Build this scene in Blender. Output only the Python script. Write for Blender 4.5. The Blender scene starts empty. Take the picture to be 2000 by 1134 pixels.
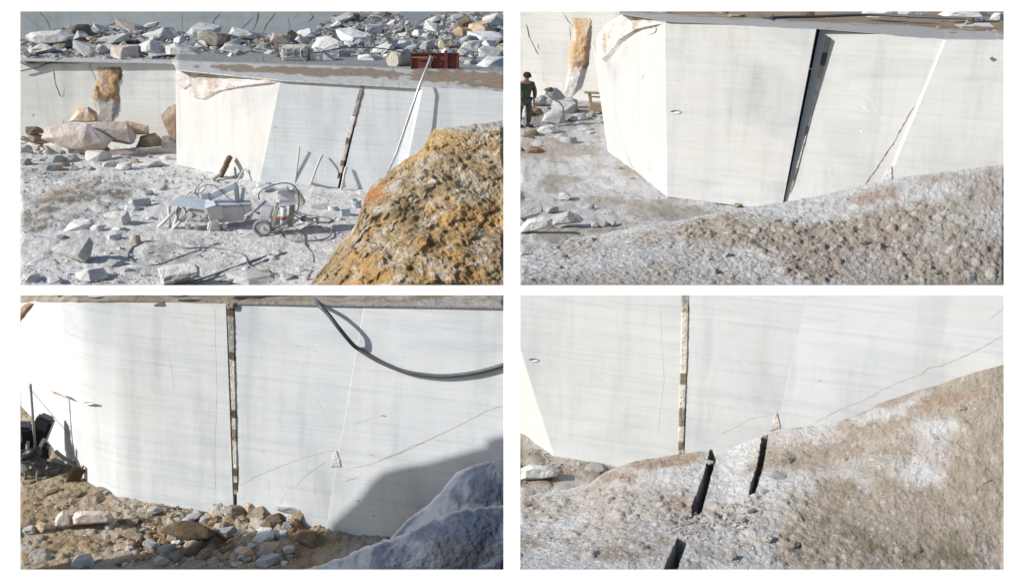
import bpy, bmesh, math, random
import numpy as np
from mathutils import Vector, Matrix, Euler
from mathutils import noise as mnoise
# ------------------------------------------------------------------ camera, sky, sun, exposure
S = bpy.context.scene
COL = S.collection
PITCH = math.atan(667 / 2000)
cam = bpy.data.objects.new('camera', bpy.data.cameras.new('camera'))
COL.objects.link(cam); S.camera = cam
cam.data.sensor_width = 36; cam.data.lens = 36; cam.data.clip_start = .1; cam.data.clip_end = 8000
cam.location = (0, 0, 0); cam.rotation_euler = (math.pi / 2 - PITCH, 0, 0)
SUN_EL = math.radians(28); SAZ = math.atan2(-.97, -.24)          # azimuth clockwise from +Y
SUN = Vector((math.sin(SAZ) * math.cos(SUN_EL), math.cos(SAZ) * math.cos(SUN_EL), math.sin(SUN_EL)))
W = bpy.data.worlds.new('World'); S.world = W; W.use_nodes = True
nt = W.node_tree
sk = nt.nodes.new('ShaderNodeTexSky'); sk.sky_type = 'NISHITA'; sk.sun_disc = False
sk.sun_elevation = SUN_EL; sk.sun_rotation = SAZ
nt.links.new(sk.outputs[0], nt.nodes['Background'].inputs[0]); nt.nodes['Background'].inputs[1].default_value = .10
ld = bpy.data.lights.new('sun', 'SUN'); ld.energy = 4.9; ld.angle = math.radians(.5); ld.color = (1, .97, .925)
lo = bpy.data.objects.new('sun', ld); COL.objects.link(lo)
lo.rotation_euler = SUN.to_track_quat('Z', 'Y').to_euler()
S.view_settings.view_transform = 'Standard'; S.view_settings.look = 'None'
S.view_settings.exposure = .12; S.view_settings.gamma = 1
# ------------------------------------------------------------------ rays and planes
FW = Vector((0, math.cos(PITCH), -math.sin(PITCH))); UP = Vector((0, math.sin(PITCH), math.cos(PITCH)))
def ray(px, py): return FW + Vector(((px - 1000) / 2000, 0, 0)) + UP * (-(py - 567) / 2000)
def G(px, py, z): d = ray(px, py); return d * (z / d.z)
def Yp(px, py, Y): d = ray(px, py); return d * (Y / d.y)
def proj(p): c = p.dot(FW); return 1000 + 2000 * p.x / c, 567 - 2000 * p.dot(UP) / c
class Plane:
    def __init__(s, p, n): s.p = p.copy(); s.n = n.normalized()
    def hit(s, px, py, off=0):
        d = ray(px, py); t = (s.p + s.n * off).dot(s.n) / d.dot(s.n); return d * t
def plane3(a, b, c):
    n = (b - a).cross(c - a).normalized()
    return Plane(a, -n if n.dot(a) > 0 else n)
def vplane(a, b, lean=0):
    h = (b - a); n = Vector((h.y, -h.x, 0)).normalized()
    if n.dot(a) > 0: n = -n
    n = (n + Vector((0, 0, lean))).normalized()
    return Plane(a, n)
PAN = {1: (39.5, 22.5, 983.5, 557), 2: (1016, 22.5, 1960.5, 557), 3: (39.5, 576, 983.5, 1111.5), 4: (1016, 576, 1960.5, 1111.5)}
PANEL = {}
NOFILL = set()
rnd = random.Random(7)
# ------------------------------------------------------------------ numpy noise
def _h(ix, iy, iz, s):
    n = (ix * 374761393 + iy * 668265263 + iz * 2147483647 + s * 974711) & 0xFFFFFFFF
    n = ((n ^ (n >> 13)) * 1274126177) & 0xFFFFFFFF
    n = ((n ^ (n >> 15)) * 2246822519) & 0xFFFFFFFF
    return ((n ^ (n >> 16)) & 0xFFFFFF) / float(0xFFFFFF)
def vnoise(P, s=0):
    I = np.floor(P).astype(np.int64); F = P - I; F = F * F * (3 - 2 * F); r = 0
    for dx in (0, 1):
        for dy in (0, 1):
            for dz in (0, 1):
                w = (F[:, 0] if dx else 1 - F[:, 0]) * (F[:, 1] if dy else 1 - F[:, 1]) * (F[:, 2] if dz else 1 - F[:, 2])
                r = r + w * _h(I[:, 0] + dx, I[:, 1] + dy, I[:, 2] + dz, s)
    return r
def fbm(P, sc=1., octv=4, s=0, rough=.5):
    P = P * sc; a, t, r = 1., 0., 0
    for k in range(octv):
        r = r + a * vnoise(P, s + k); t += a; a *= rough; P = P * 2.03 + 17.3
    return r / t
def cells(P, sc, s=0, dens=.6):                    # pebble-like bumps in the plane, 0..1
    Q = P[:, :2] * sc; I = np.floor(Q).astype(np.int64); best = np.zeros(len(P)); cid = np.zeros(len(P)); z = np.zeros(len(P), np.int64)
    for dx in (-1, 0, 1):
        for dy in (-1, 0, 1):
            a, b = I[:, 0] + dx, I[:, 1] + dy
            cx, cy = a + _h(a, b, z, s), b + _h(a, b, z, s + 1); r = .15 + .55 * _h(a, b, z, s + 2)
            on = _h(a, b, z, s + 3) < dens
            d = np.sqrt((Q[:, 0] - cx) ** 2 + (Q[:, 1] - cy) ** 2) / r
            v = np.where(on & (d < 1), np.sqrt(np.maximum(0, 1 - d * d)) * r, 0)
            cid = np.where(v > best, _h(a, b, z, s + 4), cid); best = np.maximum(best, v)
    return best, cid
def sm(x, a, b): t = np.clip((x - a) / (b - a), 0, 1); return t * t * (3 - 2 * t)
def mixc(a, b, f): return a * (1 - f[:, None]) + np.array(b)[None, :] * f[:, None]
# ------------------------------------------------------------------ materials
def new_mat(name):
    m = bpy.data.materials.new(name); m.use_nodes = True
    t = m.node_tree; b = t.nodes['Principled BSDF']; return m, t, b
def nd(t, typ, **kw):
    n = t.nodes.new(typ)
    for k, v in kw.items():
        if k.startswith('i_'): n.inputs[k[2:].replace('_', ' ')].default_value = v
        else: setattr(n, k, v)
    return n
def coords(t, sc=(1, 1, 1), rot=(0, 0, 0)):
    c = nd(t, 'ShaderNodeTexCoord'); m = nd(t, 'ShaderNodeMapping'); m.inputs['Scale'].default_value = sc; m.inputs['Rotation'].default_value = rot
    t.links.new(c.outputs['Object'], m.inputs[0]); return m.outputs[0]
def noise_n(t, vec, scale, detail=4, rough=.55, dist=0):
    n = nd(t, 'ShaderNodeTexNoise', i_Scale=scale, i_Detail=detail, i_Roughness=rough, i_Distortion=dist)
    t.links.new(vec, n.inputs['Vector']); return n.outputs['Fac']
def ramp(t, fac, stops):
    r = nd(t, 'ShaderNodeValToRGB'); e = r.color_ramp.elements
    while len(e) < len(stops): e.new(.5)
    for k, (p, c) in enumerate(stops): e[k].position = p; e[k].color = (*c, 1) if len(c) == 3 else c
    t.links.new(fac, r.inputs[0]); return r.outputs[0]
def mix(t, a, b, fac, mode='MIX'):
    m = nd(t, 'ShaderNodeMix', data_type='RGBA', blend_type=mode)
    for s_, v in ((6, a), (7, b), (0, fac)):
        if isinstance(v, bpy.types.NodeSocket): t.links.new(v, m.inputs[s_])
        elif s_ == 0: m.inputs[0].default_value = v
        else: m.inputs[s_].default_value = (*v, 1)
    return m.outputs[2]
def bump(t, b, h, st, dist=.1, prev=None):
    n = nd(t, 'ShaderNodeBump', i_Strength=st, i_Distance=dist); t.links.new(h, n.inputs['Height'])
    if prev: t.links.new(prev, n.inputs['Normal'])
    t.links.new(n.outputs[0], b.inputs['Normal']); return n.outputs[0]
g3 = lambda v: (v, v, v)
def marble(name, k, base=(.70, .69, .665), vein=(.50, .525, .56), veins=.55, streak=.5, warm=.25, lean=0.):
    """k = metres of the block per texture unit; bedded grey veins, saw streaks down the face, faint warm stains"""
    m, t, b = new_mat(name)
    v1 = coords(t, (.25 / k, .25 / k, 2.6 / k), (0, .08, 0)); n1 = noise_n(t, v1, 1.6, 6, .62, .6)
    f1 = ramp(t, n1, [(.0, g3(0)), (.50, g3(0)), (.60, g3(.45)), (.64, g3(1)), (.67, g3(.2)), (.8, g3(.35))])
    msk = ramp(t, noise_n(t, coords(t, (.5 / k, .5 / k, 1 / k)), 1.1, 3), [(.38, g3(.1)), (.66, g3(1))])
    mm = nd(t, 'ShaderNodeMath', operation='MULTIPLY'); t.links.new(f1, mm.inputs[0]); t.links.new(msk, mm.inputs[1])
    m2 = nd(t, 'ShaderNodeMath', operation='MULTIPLY'); t.links.new(mm.outputs[0], m2.inputs[0]); m2.inputs[1].default_value = veins
    c = mix(t, base, vein, m2.outputs[0])
    b2 = noise_n(t, coords(t, (.22 / k, .22 / k, 9. / k), (0, .03, 0)), 1.9, 5, .7, .4)
    c = mix(t, c, ramp(t, b2, [(.40, g3(1)), (.55, (.88, .91, .94)), (.60, (.70, .76, .82)), (.64, g3(1))]), min(1, veins * .7), 'MULTIPLY')
    bl = noise_n(t, coords(t, (.35 / k, .35 / k, .5 / k), (0, lean, 0)), 1.3, 4, .6, .8)
    c = mix(t, c, ramp(t, bl, [(.30, (.80, .82, .84)), (.52, g3(1)), (.72, (1, .98, .94))]), 1, 'MULTIPLY')
    ln = noise_n(t, coords(t, (1.6 / k, 1.6 / k, .22 / k), (0, .35 + lean, 0)), 1.5, 5, .65, .5)
    c = mix(t, c, ramp(t, ln, [(.38, (.88, .89, .885)), (.5, g3(1)), (.62, g3(1)), (.75, (.93, .92, .89))]), .8, 'MULTIPLY')
    st = noise_n(t, coords(t, (2.2 / k, 2.2 / k, .16 / k), (0, lean + .05, 0)), 1.4, 4, .6, .3)
    c = mix(t, c, ramp(t, st, [(.3, g3(.86)), (.5, g3(1)), (.75, g3(1.0))]), streak, 'MULTIPLY')
    wn = noise_n(t, coords(t, (.8 / k, .8 / k, .35 / k)), 1.7, 5, .6)
    c = mix(t, c, ramp(t, wn, [(.45, g3(1)), (.75, (.93, .85, .74))]), warm, 'MULTIPLY')
    sp = noise_n(t, coords(t, (1 / k,) * 3), 26, 3, .7)
    c = mix(t, c, ramp(t, sp, [(.25, g3(.62)), (.33, g3(1))]), .5, 'MULTIPLY')
    t.links.new(c, b.inputs['Base Color']); b.inputs['Roughness'].default_value = .62; b.inputs['Specular IOR Level'].default_value = .3
    p = bump(t, b, st, .035, .1 * k); bump(t, b, sp, .05, .02 * k, p)
    return m
def stone(name, k, stops, nscale=1.3, bmp=.6, rough=.85, patch=None, pthr=.55, rand=.25):
    m, t, b = new_mat(name)
    oi = nd(t, 'ShaderNodeObjectInfo'); v = coords(t, (1 / k,) * 3)
    add = nd(t, 'ShaderNodeVectorMath', operation='ADD'); t.links.new(v, add.inputs[0])
    sc = nd(t, 'ShaderNodeMath', operation='MULTIPLY'); t.links.new(oi.outputs['Random'], sc.inputs[0]); sc.inputs[1].default_value = 37
    t.links.new(sc.outputs[0], add.inputs[1]); v = add.outputs[0]
    c = ramp(t, noise_n(t, v, nscale, 6, .6, .5), stops)
    if patch: c = mix(t, c, patch, ramp(t, noise_n(t, v, nscale * .8, 5, .65, .8), [(pthr, g3(0)), (pthr + .1, g3(1))]))
    c = mix(t, c, ramp(t, noise_n(t, v, 14, 4, .7), [(.25, g3(.6)), (.5, g3(1)), (.8, g3(1.0))]), .7, 'MULTIPLY')
    c = mix(t, c, ramp(t, oi.outputs['Random'], [(0, g3(1 - rand * 1.6)), (1, g3(1))]), 1, 'MULTIPLY')
    t.links.new(c, b.inputs['Base Color']); b.inputs['Roughness'].default_value = rough; b.inputs['Specular IOR Level'].default_value = .25
    h = noise_n(t, v, 5, 8, .68); bump(t, b, h, bmp, .18 * k); return m
def vcol(name, k, bmp=.7, fine=22, rough=.9, grain=.6):
    m, t, b = new_mat(name); v = coords(t, (1 / k,) * 3)
    a = nd(t, 'ShaderNodeAttribute', attribute_name='Col')
    n1 = noise_n(t, v, fine, 5, .75); n2 = noise_n(t, v, fine / 5, 6, .65)
    c = mix(t, a.outputs[0], ramp(t, n1, [(.28, g3(.5)), (.5, g3(.95)), (.75, g3(1.0))]), grain, 'MULTIPLY')
    c = mix(t, c, ramp(t, n2, [(.3, g3(.75)), (.6, g3(1.0))]), grain, 'MULTIPLY')
    t.links.new(c, b.inputs['Base Color']); b.inputs['Roughness'].default_value = rough; b.inputs['Specular IOR Level'].default_value = .2
    p = bump(t, b, n2, bmp, .22 * k); bump(t, b, n1, bmp, .07 * k, p); return m
def plain(name, c, rough=.6, metal=0, var=.35, sc=3., bmp=.15):
    m, t, b = new_mat(name); v = coords(t)
    n = noise_n(t, v, sc, 6, .65)
    cc = mix(t, c, ramp(t, n, [(.3, g3(.45)), (.6, g3(1))]), var, 'MULTIPLY')
    t.links.new(cc, b.inputs['Base Color']); b.inputs['Roughness'].default_value = rough; b.inputs['Metallic'].default_value = metal
    bump(t, b, n, bmp, .05); return m
# ------------------------------------------------------------------ mesh helpers
def link(name, me, mats=(), parent=None, pan=None, loc=None):
    o = bpy.data.objects.new(name, me); COL.objects.link(o)
    if me:
        for m in mats if isinstance(mats, (list, tuple)) else [mats]: me.materials.append(m)
    if parent: o.parent = parent; pan = pan or PANEL.get(parent.name)
    if loc is not None: o.location = loc
    if pan: PANEL[o.name] = pan
    return o
def tag(o, label=None, cat=None, group=None, kind=None):
    for k, v in (('label', label), ('category', cat), ('group', group), ('kind', kind)):
        if v: o[k] = v
    return o
def empty(name, loc, pan, label, cat, group=None):
    o = link(name, None, pan=pan, loc=loc); o.empty_display_size = .2; return tag(o, label, cat, group)
def mesh_from(verts, faces, name='m', org=None, smooth=False, mi=None):
    me = bpy.data.meshes.new(name)
    V = [Vector(v) - org if org is not None else Vector(v) for v in verts]
    me.from_pydata(V, [], faces)
    if smooth: me.polygons.foreach_set('use_smooth', [True] * len(me.polygons))
    if mi: me.polygons.foreach_set('material_index', mi)
    me.update(); return me
def bm_mesh(bm, name='m', smooth=False):
    bmesh.ops.recalc_face_normals(bm, faces=bm.faces[:])
    me = bpy.data.meshes.new(name); bm.to_mesh(me); bm.free()
    if smooth: me.polygons.foreach_set('use_smooth', [True] * len(me.polygons))
    return me
def resample(L, n):                                # polyline (px) -> n points by arc length
    L = np.array(L, float); d = np.r_[0, np.cumsum(np.hypot(*np.diff(L[:, :2], axis=0).T))]
    t = np.linspace(0, d[-1], n); return np.stack([np.interp(t, d, L[:, k]) for k in range(L.shape[1])], 1)
def rays(P):
    a = (P[:, 0] - 1000) / 2000; b = -(P[:, 1] - 567) / 2000
    return np.array(FW)[None] + a[:, None] * np.array([[1, 0, 0]]) + b[:, None] * np.array(UP)[None]
def grid_mesh(name, V, C, nu, nv, mats, pan, keep=None, skirt=None, kind=None, smooth=True, parent=None, holes_down=None):
    """V: (nu*nv,3). skirt: dict side-> vector array to add to that side's border (back, front, left, right)"""
    idx = np.arange(nu * nv).reshape(nu, nv); V = list(map(tuple, V)); C = list(map(tuple, C)); F = []
    for i in range(nu - 1):
        for j in range(nv - 1):
            if keep is None or keep[i, j]: F.append((idx[i, j], idx[i + 1, j], idx[i + 1, j + 1], idx[i, j + 1]))
    def border(ids, vec):
        base0 = len(V)
        for k in ids: V.append(V[k]); C.append(C[k])
        base = len(V)
        for q, k in enumerate(ids):
            v = np.array(V[k]) + (vec[q] if len(np.shape(vec)) == 2 else np.array(vec)); V.append(tuple(v)); C.append(C[k])
        for q in range(len(ids) - 1): F.append((base0 + q, base0 + q + 1, base + q + 1, base + q))
    if skirt:
        for side, vec in skirt.items():
            ids = {'back': idx[:, 0], 'front': idx[:, -1], 'left': idx[0, :], 'right': idx[-1, :]}[side]
            if isinstance(vec, (int, float)):          # push along the line of sight, i.e. into the ground
                P = np.array([V[k] for k in ids]); vec = P / np.linalg.norm(P, axis=1)[:, None] * vec; cen_ = np.array(V[idx[nu // 2, nv // 2]]) - P; cen_[:, 2] = np.abs(cen_[:, 2]) * (side == 'front') * 0
                vec = vec + cen_ / np.linalg.norm(cen_, axis=1)[:, None] * np.linalg.norm(vec, axis=1)[:, None] * .03
            border(list(ids), vec)
    if holes_down and keep is not None:
        for i in range(1, nu - 2):
            for j in range(1, nv - 2):
                if keep[i, j]: continue
                for (di, dj, a, b_) in ((-1, 0, (0, 0), (0, 1)), (1, 0, (1, 0), (1, 1)), (0, -1, (0, 0), (1, 0)), (0, 1, (0, 1), (1, 1))):
                    if keep[i + di, j + dj]:
                        border([idx[i + a[0], j + a[1]], idx[i + b_[0], j + b_[1]]], (0, 0, -holes_down))
    org = Vector(V[len(V) // 2])
    me = mesh_from(V, F, name, org, smooth)
    ca = me.color_attributes.new('Col', 'FLOAT_COLOR', 'POINT')
    ca.data.foreach_set('color', np.c_[np.clip(np.array(C), 0, 1), np.ones(len(C))].astype(np.float32).ravel())
    bm = bmesh.new(); bm.from_mesh(me); bmesh.ops.recalc_face_normals(bm, faces=bm.faces[:]); bm.to_mesh(me); bm.free()
    o = link(name, me, mats, parent, pan, org if parent is None else org - parent.location)
    if kind: o['kind'] = kind
    if skirt: NOFILL.add(o.name)
    return o
def crest_grid(crest, bottom, x0, x1, step, nv):
    nu = int((x1 - x0) / step) + 1; xs = np.linspace(x0, x1, nu)
    c = np.array(crest, float); b = np.array(bottom, float)
    cy = np.interp(xs, c[:, 0], c[:, 1]); by = np.interp(xs, b[:, 0], b[:, 1])
    v = np.linspace(0, 1, nv); PX = np.repeat(xs, nv); PY = (cy[:, None] * (1 - v) + by[:, None] * v).ravel()
    return PX, PY, np.tile(v, nu), nu, nv
def edge_fade(PX, PY, pan, w=5):
    x0, y0, x1, y1 = PAN[pan]; d = np.minimum.reduce([PX - x0, x1 - PX, PY - y0, y1 - PY]); return np.clip(d / w, 0, 1)
def prism(bot, top):
    n = len(bot); V = list(bot) + list(top)
    F = [(k, (k + 1) % n, n + (k + 1) % n, n + k) for k in range(n)] + [tuple(range(n - 1, -1, -1)), tuple(range(n, 2 * n))]
    bm = bmesh.new(); vs = [bm.verts.new(v) for v in V]
    for f in F: bm.faces.new([vs[i] for i in f])
    return bm
def ribbon(bm, pts, w, plane, off, mi=1, jit=.6, rr=random.Random(3)):
    """a thin crack or seam on the face of a block, drawn in its own mesh"""
    if len(pts) < 2: return
    P = resample(pts, max(4, int(np.hypot(pts[-1][0] - pts[0][0], pts[-1][1] - pts[0][1]) / 7)))
    prev = None; n = len(P)
    for k in range(n):
        a = P[max(0, k - 1)]; b = P[min(n - 1, k + 1)]; d = np.array([b[0] - a[0], b[1] - a[1]]); d = d / (np.hypot(*d) + 1e-9)
        nx, ny = -d[1], d[0]; j = rr.uniform(-jit, jit) * 1.6; ww = w * rr.uniform(.25, .95) / 2 * (.75 if mi == 1 else 1) * (1 if 0 < k < n - 1 else .15)
        q = (P[k][0] + nx * j, P[k][1] + ny * j)
        u = [bm.verts.new(plane.hit(q[0] + nx * s * ww, q[1] + ny * s * ww, off * .16)) for s in (-1, 1)]
        if prev:
            f = bm.faces.new((prev[0], u[0], u[1], prev[1])); f.material_index = mi
        prev = u
def relief(name, pan, L1, L2, nu, nv, plane, amp, colfn, mat, parent=None, seed=0, nsc=1., off=.02, jag=0, edge=.12):
    """broken, bulging stone surface lying on a plane between two outlines"""
    A, B = resample(L1, nu), resample(L2, nu)
    if jag:
        r = np.random.RandomState(seed); A[:, :2] += r.uniform(-jag, jag, (nu, 2)); B[:, :2] += r.uniform(-jag, jag, (nu, 2))
    v = np.linspace(0, 1, nv); P = (A[:, None, :2] * (1 - v)[None, :, None] + B[:, None, :2] * v[None, :, None]).reshape(-1, 2)
    R = rays(P); n = np.array(plane.n); p0 = np.array(plane.p) + n * off
    W3 = R * ((p0 @ n) / (R @ n))[:, None]
    U = np.repeat(np.linspace(0, 1, nu), nv); VV = np.tile(v, nu)
    e = sm(np.minimum(np.minimum(U, 1 - U), np.minimum(VV, 1 - VV)), 0, edge)
    f = fbm(W3, nsc, 5, seed, .6); ridge = 1 - np.abs(2 * fbm(W3, nsc * 1.7, 4, seed + 9) - 1) * 2
    h = (e * (.25 + .75 * f + .35 * ridge) - (1 - e) * .12) * amp
    W3 = W3 + n[None] * h[:, None]
    C = colfn(P, W3, U, VV)
    return grid_mesh(name, W3, C, nu, nv, mat, pan, parent=parent, smooth=False)
def inpoly(x, y, poly):
    c = False; n = len(poly); j = n - 1
    for i in range(n):
        if (poly[i][1] > y) != (poly[j][1] > y) and x < (poly[j][0] - poly[i][0]) * (y - poly[i][1]) / (poly[j][1] - poly[i][1]) + poly[i][0]: c = not c
        j = i
    return c
def smoothline(P, n=8):
    P = [Vector(p) for p in P]; out = []
    for i in range(len(P) - 1):
        a, b, c, d = P[max(0, i - 1)], P[i], P[i + 1], P[min(len(P) - 1, i + 2)]
        for k in range(n):
            t = k / n; out.append(.5 * ((2 * b) + (c - a) * t + (2 * a - 5 * b + 4 * c - d) * t * t + (3 * b - a - 3 * c + d) * t ** 3))
    return out + [P[-1]]
def add_tube(bm, P, r, seg=8, mi=0):
    rings = []; n = len(P); up = Vector((.13, .21, .97))
    for k, p in enumerate(P):
        d = (P[min(n - 1, k + 1)] - P[max(0, k - 1)]).normalized(); a = d.cross(up)
        if a.length < 1e-3: a = d.cross(Vector((1, 0, 0)))
        a.normalize(); b = d.cross(a); rr = r[k] if isinstance(r, list) else r
        rings.append([bm.verts.new(p + (a * math.cos(q * 2 * math.pi / seg) + b * math.sin(q * 2 * math.pi / seg)) * rr) for q in range(seg)])
    for k in range(n - 1):
        for q in range(seg):
            f = bm.faces.new((rings[k][q], rings[k][(q + 1) % seg], rings[k + 1][(q + 1) % seg], rings[k + 1][q])); f.smooth = True; f.material_index = mi
    for g in (rings[0], rings[-1][::-1]): bm.faces.new(g).material_index = mi
def tube_obj(name, pts, r, mat, pan, parent=None, sm_=True, seg=8):
    P = smoothline(pts) if sm_ else [Vector(p) for p in pts]; bm = bmesh.new(); org = Vector(pts[0])
    base = parent.location if parent else Vector()
    add_tube(bm, [p - org for p in P], r, seg); me = bm_mesh(bm, name)
    return link(name, me, mat, parent, pan, org - base)
def add_box(bm, c, s, rot=(0, 0, 0), bev=.0, mi=0, taper=None):
    r = bmesh.ops.create_cube(bm, size=1); M = Matrix.Translation(c) @ Euler(rot).to_matrix().to_4x4()
    for v in r['verts']:
        co = Vector((v.co.x * s[0], v.co.y * s[1], v.co.z * s[2]))
        if taper and v.co.z > 0: co.x *= taper[0]; co.y *= taper[1]
        v.co = M @ co
    fs = list({f for v in r['verts'] for f in v.link_faces})
    for f in fs: f.material_index = mi
    if bev: bmesh.ops.bevel(bm, geom=list({e for f in fs for e in f.edges}), offset=bev, segments=2, affect='EDGES')
def add_cyl(bm, a, b, r, seg=14, mi=0, r2=None):
    a, b = Vector(a), Vector(b); d = (b - a); M = Matrix.Translation((a + b) / 2) @ d.to_track_quat('Z', 'Y').to_matrix().to_4x4()
    r_ = bmesh.ops.create_cone(bm, cap_ends=True, segments=seg, radius1=r, radius2=r if r2 is None else r2, depth=d.length, matrix=M)
    for f in {f for v in r_['verts'] for f in v.link_faces}:
        f.material_index = mi; f.smooth = len(f.verts) == 4
def part(name, mat, parent, fn, smooth=False):
    bm = bmesh.new(); fn(bm); me = bm_mesh(bm, name)
    o = link(name, me, mat, parent); return o
# ------------------------------------------------------------------ rocks
def hull_rock(seed, kind):
    r = random.Random(seed); bm = bmesh.new()
    if kind == 'lump':
        for k in range(26): bm.verts.new(Vector((r.gauss(0, 1), r.gauss(0, 1), r.gauss(0, 1))).normalized() * r.uniform(.42, .52))
    else:
        m_ = {'slab': r.choice((5, 6, 7)), 'block': r.choice((4, 5)), 'wedge': r.choice((4, 5))}[kind]; a0 = r.uniform(0, 6.3)
        for k in range(m_):
            a_ = a0 + (k + r.uniform(-.28, .28)) / m_ * 6.2832; q = r.uniform(.4, .5); sh = r.uniform(.38, .98)
            zt = r.uniform(.3, .5) if kind != 'wedge' else (.5 if k < 2 else r.uniform(-.3, .15))
            ox, oy = r.uniform(-.14, .14), r.uniform(-.14, .14)
            bm.verts.new(Vector((q * math.cos(a_), q * math.sin(a_), -.5 + r.uniform(0, .18))))
            bm.verts.new(Vector((q * sh * math.cos(a_) + ox, q * sh * math.sin(a_) + oy, zt)))
            if r.random() < .4: bm.verts.new(Vector((q * 1.06 * math.cos(a_ + .3), q * 1.06 * math.sin(a_ + .3), r.uniform(-.2, .2))))
    h = bmesh.ops.convex_hull(bm, input=bm.verts[:])
    bmesh.ops.delete(bm, geom=[v for v in bm.verts if not v.link_faces], context='VERTS')
    bmesh.ops.dissolve_limit(bm, angle_limit=.16, verts=bm.verts[:], edges=bm.edges[:])
    bmesh.ops.bevel(bm, geom=bm.edges[:], offset=.018 if kind != 'lump' else .05, segments=1, affect='EDGES')
    bmesh.ops.triangulate(bm, faces=bm.faces[:])
    bmesh.ops.subdivide_edges(bm, edges=[e for e in bm.edges if e.calc_length() > .16], cuts=2, use_grid_fill=True)
    o = Vector((seed * 3.1, seed, 0))
    for v in bm.verts:
        if kind == 'lump': v.co += mnoise.noise_vector(v.co * 3 + o) * .10 + mnoise.noise_vector(v.co * 8 + o) * .045
        v.co += Vector((mnoise.noise(v.co * 4 + o), mnoise.noise(v.co * 4 + o + Vector((9, 0, 0))), mnoise.noise(v.co * 4 + o + Vector((0, 9, 0))))) * .035
        v.co += mnoise.noise_vector(v.co * 11 + o) * .012
    lo_ = Vector([min(v.co[i] for v in bm.verts) for i in range(3)]); hi = Vector([max(v.co[i] for v in bm.verts) for i in range(3)])
    for v in bm.verts: v.co = Vector([((v.co[i] - lo_[i]) / (hi[i] - lo_[i]) - .5) for i in range(3)])
    return bm_mesh(bm, 'rock_' + kind)
PROTO = {k: [hull_rock(s * 7 + i * 31, k) for s in range(9)] for i, k in enumerate(('slab', 'block', 'wedge', 'lump'))}
_cache = {}
def proto(kind, mat, r):
    i = r.randrange(9); key = (kind, i, mat.name)
    if key not in _cache:
        me = PROTO[kind][i].copy(); me.materials.clear(); me.materials.append(mat); _cache[key] = me
    return _cache[key]
KINDNAME = lambda w, h, k: 'clod' if k == 'lump' and w < 60 else ('boulder' if w > 44 and h > 20 else ('flat_stone' if w / h > 2.2 else 'rock'))
def rock(pan, px, py, w, h, mat, at, kind='block', tilt=.12, yaw=None, depth=.75, sink=.12, r=rnd, name='rock'):
    """w, h: its size in the photograph's pixels, turned into metres at its own distance; at(px,py) gives the spot it rests on"""
    p = at(px, py); m = p.length * .985 / 2000
    sx, sz = w * m, h * m * 1.02; sy = sx * depth
    name = KINDNAME(w, h, kind) if name == 'rock' else name
    o = link(name, proto(kind, mat, r), (), pan=pan)
    yw = r.uniform(-.45, .45) if yaw is None else yaw
    if r.random() < .5: yw += math.pi
    o.rotation_euler = (r.uniform(-tilt, tilt), r.uniform(-tilt, tilt), yw); o.scale = (sx, sy, sz)
    o.location = p + Vector((0, sy * .4, sz * (.5 - sink))); return o
def orock(pan, poly, base, mat, label, group, fwd=.5, back=.8, ridge=(), name='boulder', z0=None, seed=1):
    """boulder from its outline (pixels, first listed anywhere), standing at the spot 'base' (a point): faceted hull with depth"""
    Y = base.y; xs = [p[0] for p in poly]; ys = [p[1] for p in poly]; cx, cy = sum(xs) / len(xs), sum(ys) / len(ys); w = (max(xs) - min(xs)) * Y / 2000
    P = [Yp(x, y, Y) for x, y in poly]
    P += [Yp(cx + (x - cx) * .72, cy + (y - cy) * .62 + (max(ys) - min(ys)) * .08, Y - fwd * w * .5) for x, y in poly] if not ridge else [Yp(x, y, Y - f * w) for x, y, f in ridge]
    P += [Yp(cx + (x - cx) * .7, cy + (y - cy) * .6 + (max(ys) - min(ys)) * .1, Y + back * w * .5) for x, y in poly]
    bm = bmesh.new(); org = base.copy()
    for p in P: bm.verts.new(p - org)
    bmesh.ops.convex_hull(bm, input=bm.verts[:]); bmesh.ops.delete(bm, geom=[v for v in bm.verts if not v.link_faces], context='VERTS')
    bmesh.ops.dissolve_limit(bm, angle_limit=.12, verts=bm.verts[:], edges=bm.edges[:])
    bmesh.ops.bevel(bm, geom=bm.edges[:], offset=w * .012, segments=1, affect='EDGES'); bmesh.ops.triangulate(bm, faces=bm.faces[:])
    for _ in range(2): bmesh.ops.subdivide_edges(bm, edges=[e for e in bm.edges if e.calc_length() > w * .07], cuts=1, use_grid_fill=True)
    bmesh.ops.triangulate(bm, faces=bm.faces[:])
    for v in bm.verts: v.co += mnoise.noise_vector(v.co / w * 5 + Vector((seed, 0, 0))) * w * .016 + mnoise.noise_vector(v.co / w * 14) * w * .006
    o = link(name, bm_mesh(bm, name), mat, pan=pan, loc=org); return tag(o, label, CATN.get(name, 'boulder'), group)
CN = {'w': ('white', 'white marble'), 'g': ('grey', 'grey marble'), 'o': ('orange', 'orange-stained'), 'p': ('pink', 'pinkish'), 'b': ('brown', 'brown'), 'd': ('dark', 'dark speckled'), 't': ('tan', 'tan')}
def tagr(o, lab, group): return tag(o, lab, CATN.get(o.name.split('.')[0], 'rock'), group)
CATN = {'clod': 'clod', 'boulder': 'boulder', 'flat_stone': 'flat stone', 'rock': 'rock'}
def shape_word(w, h): return 'flat' if w / h > 2.4 else ('chunky' if w / h < 1.4 else 'angular')
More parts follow.
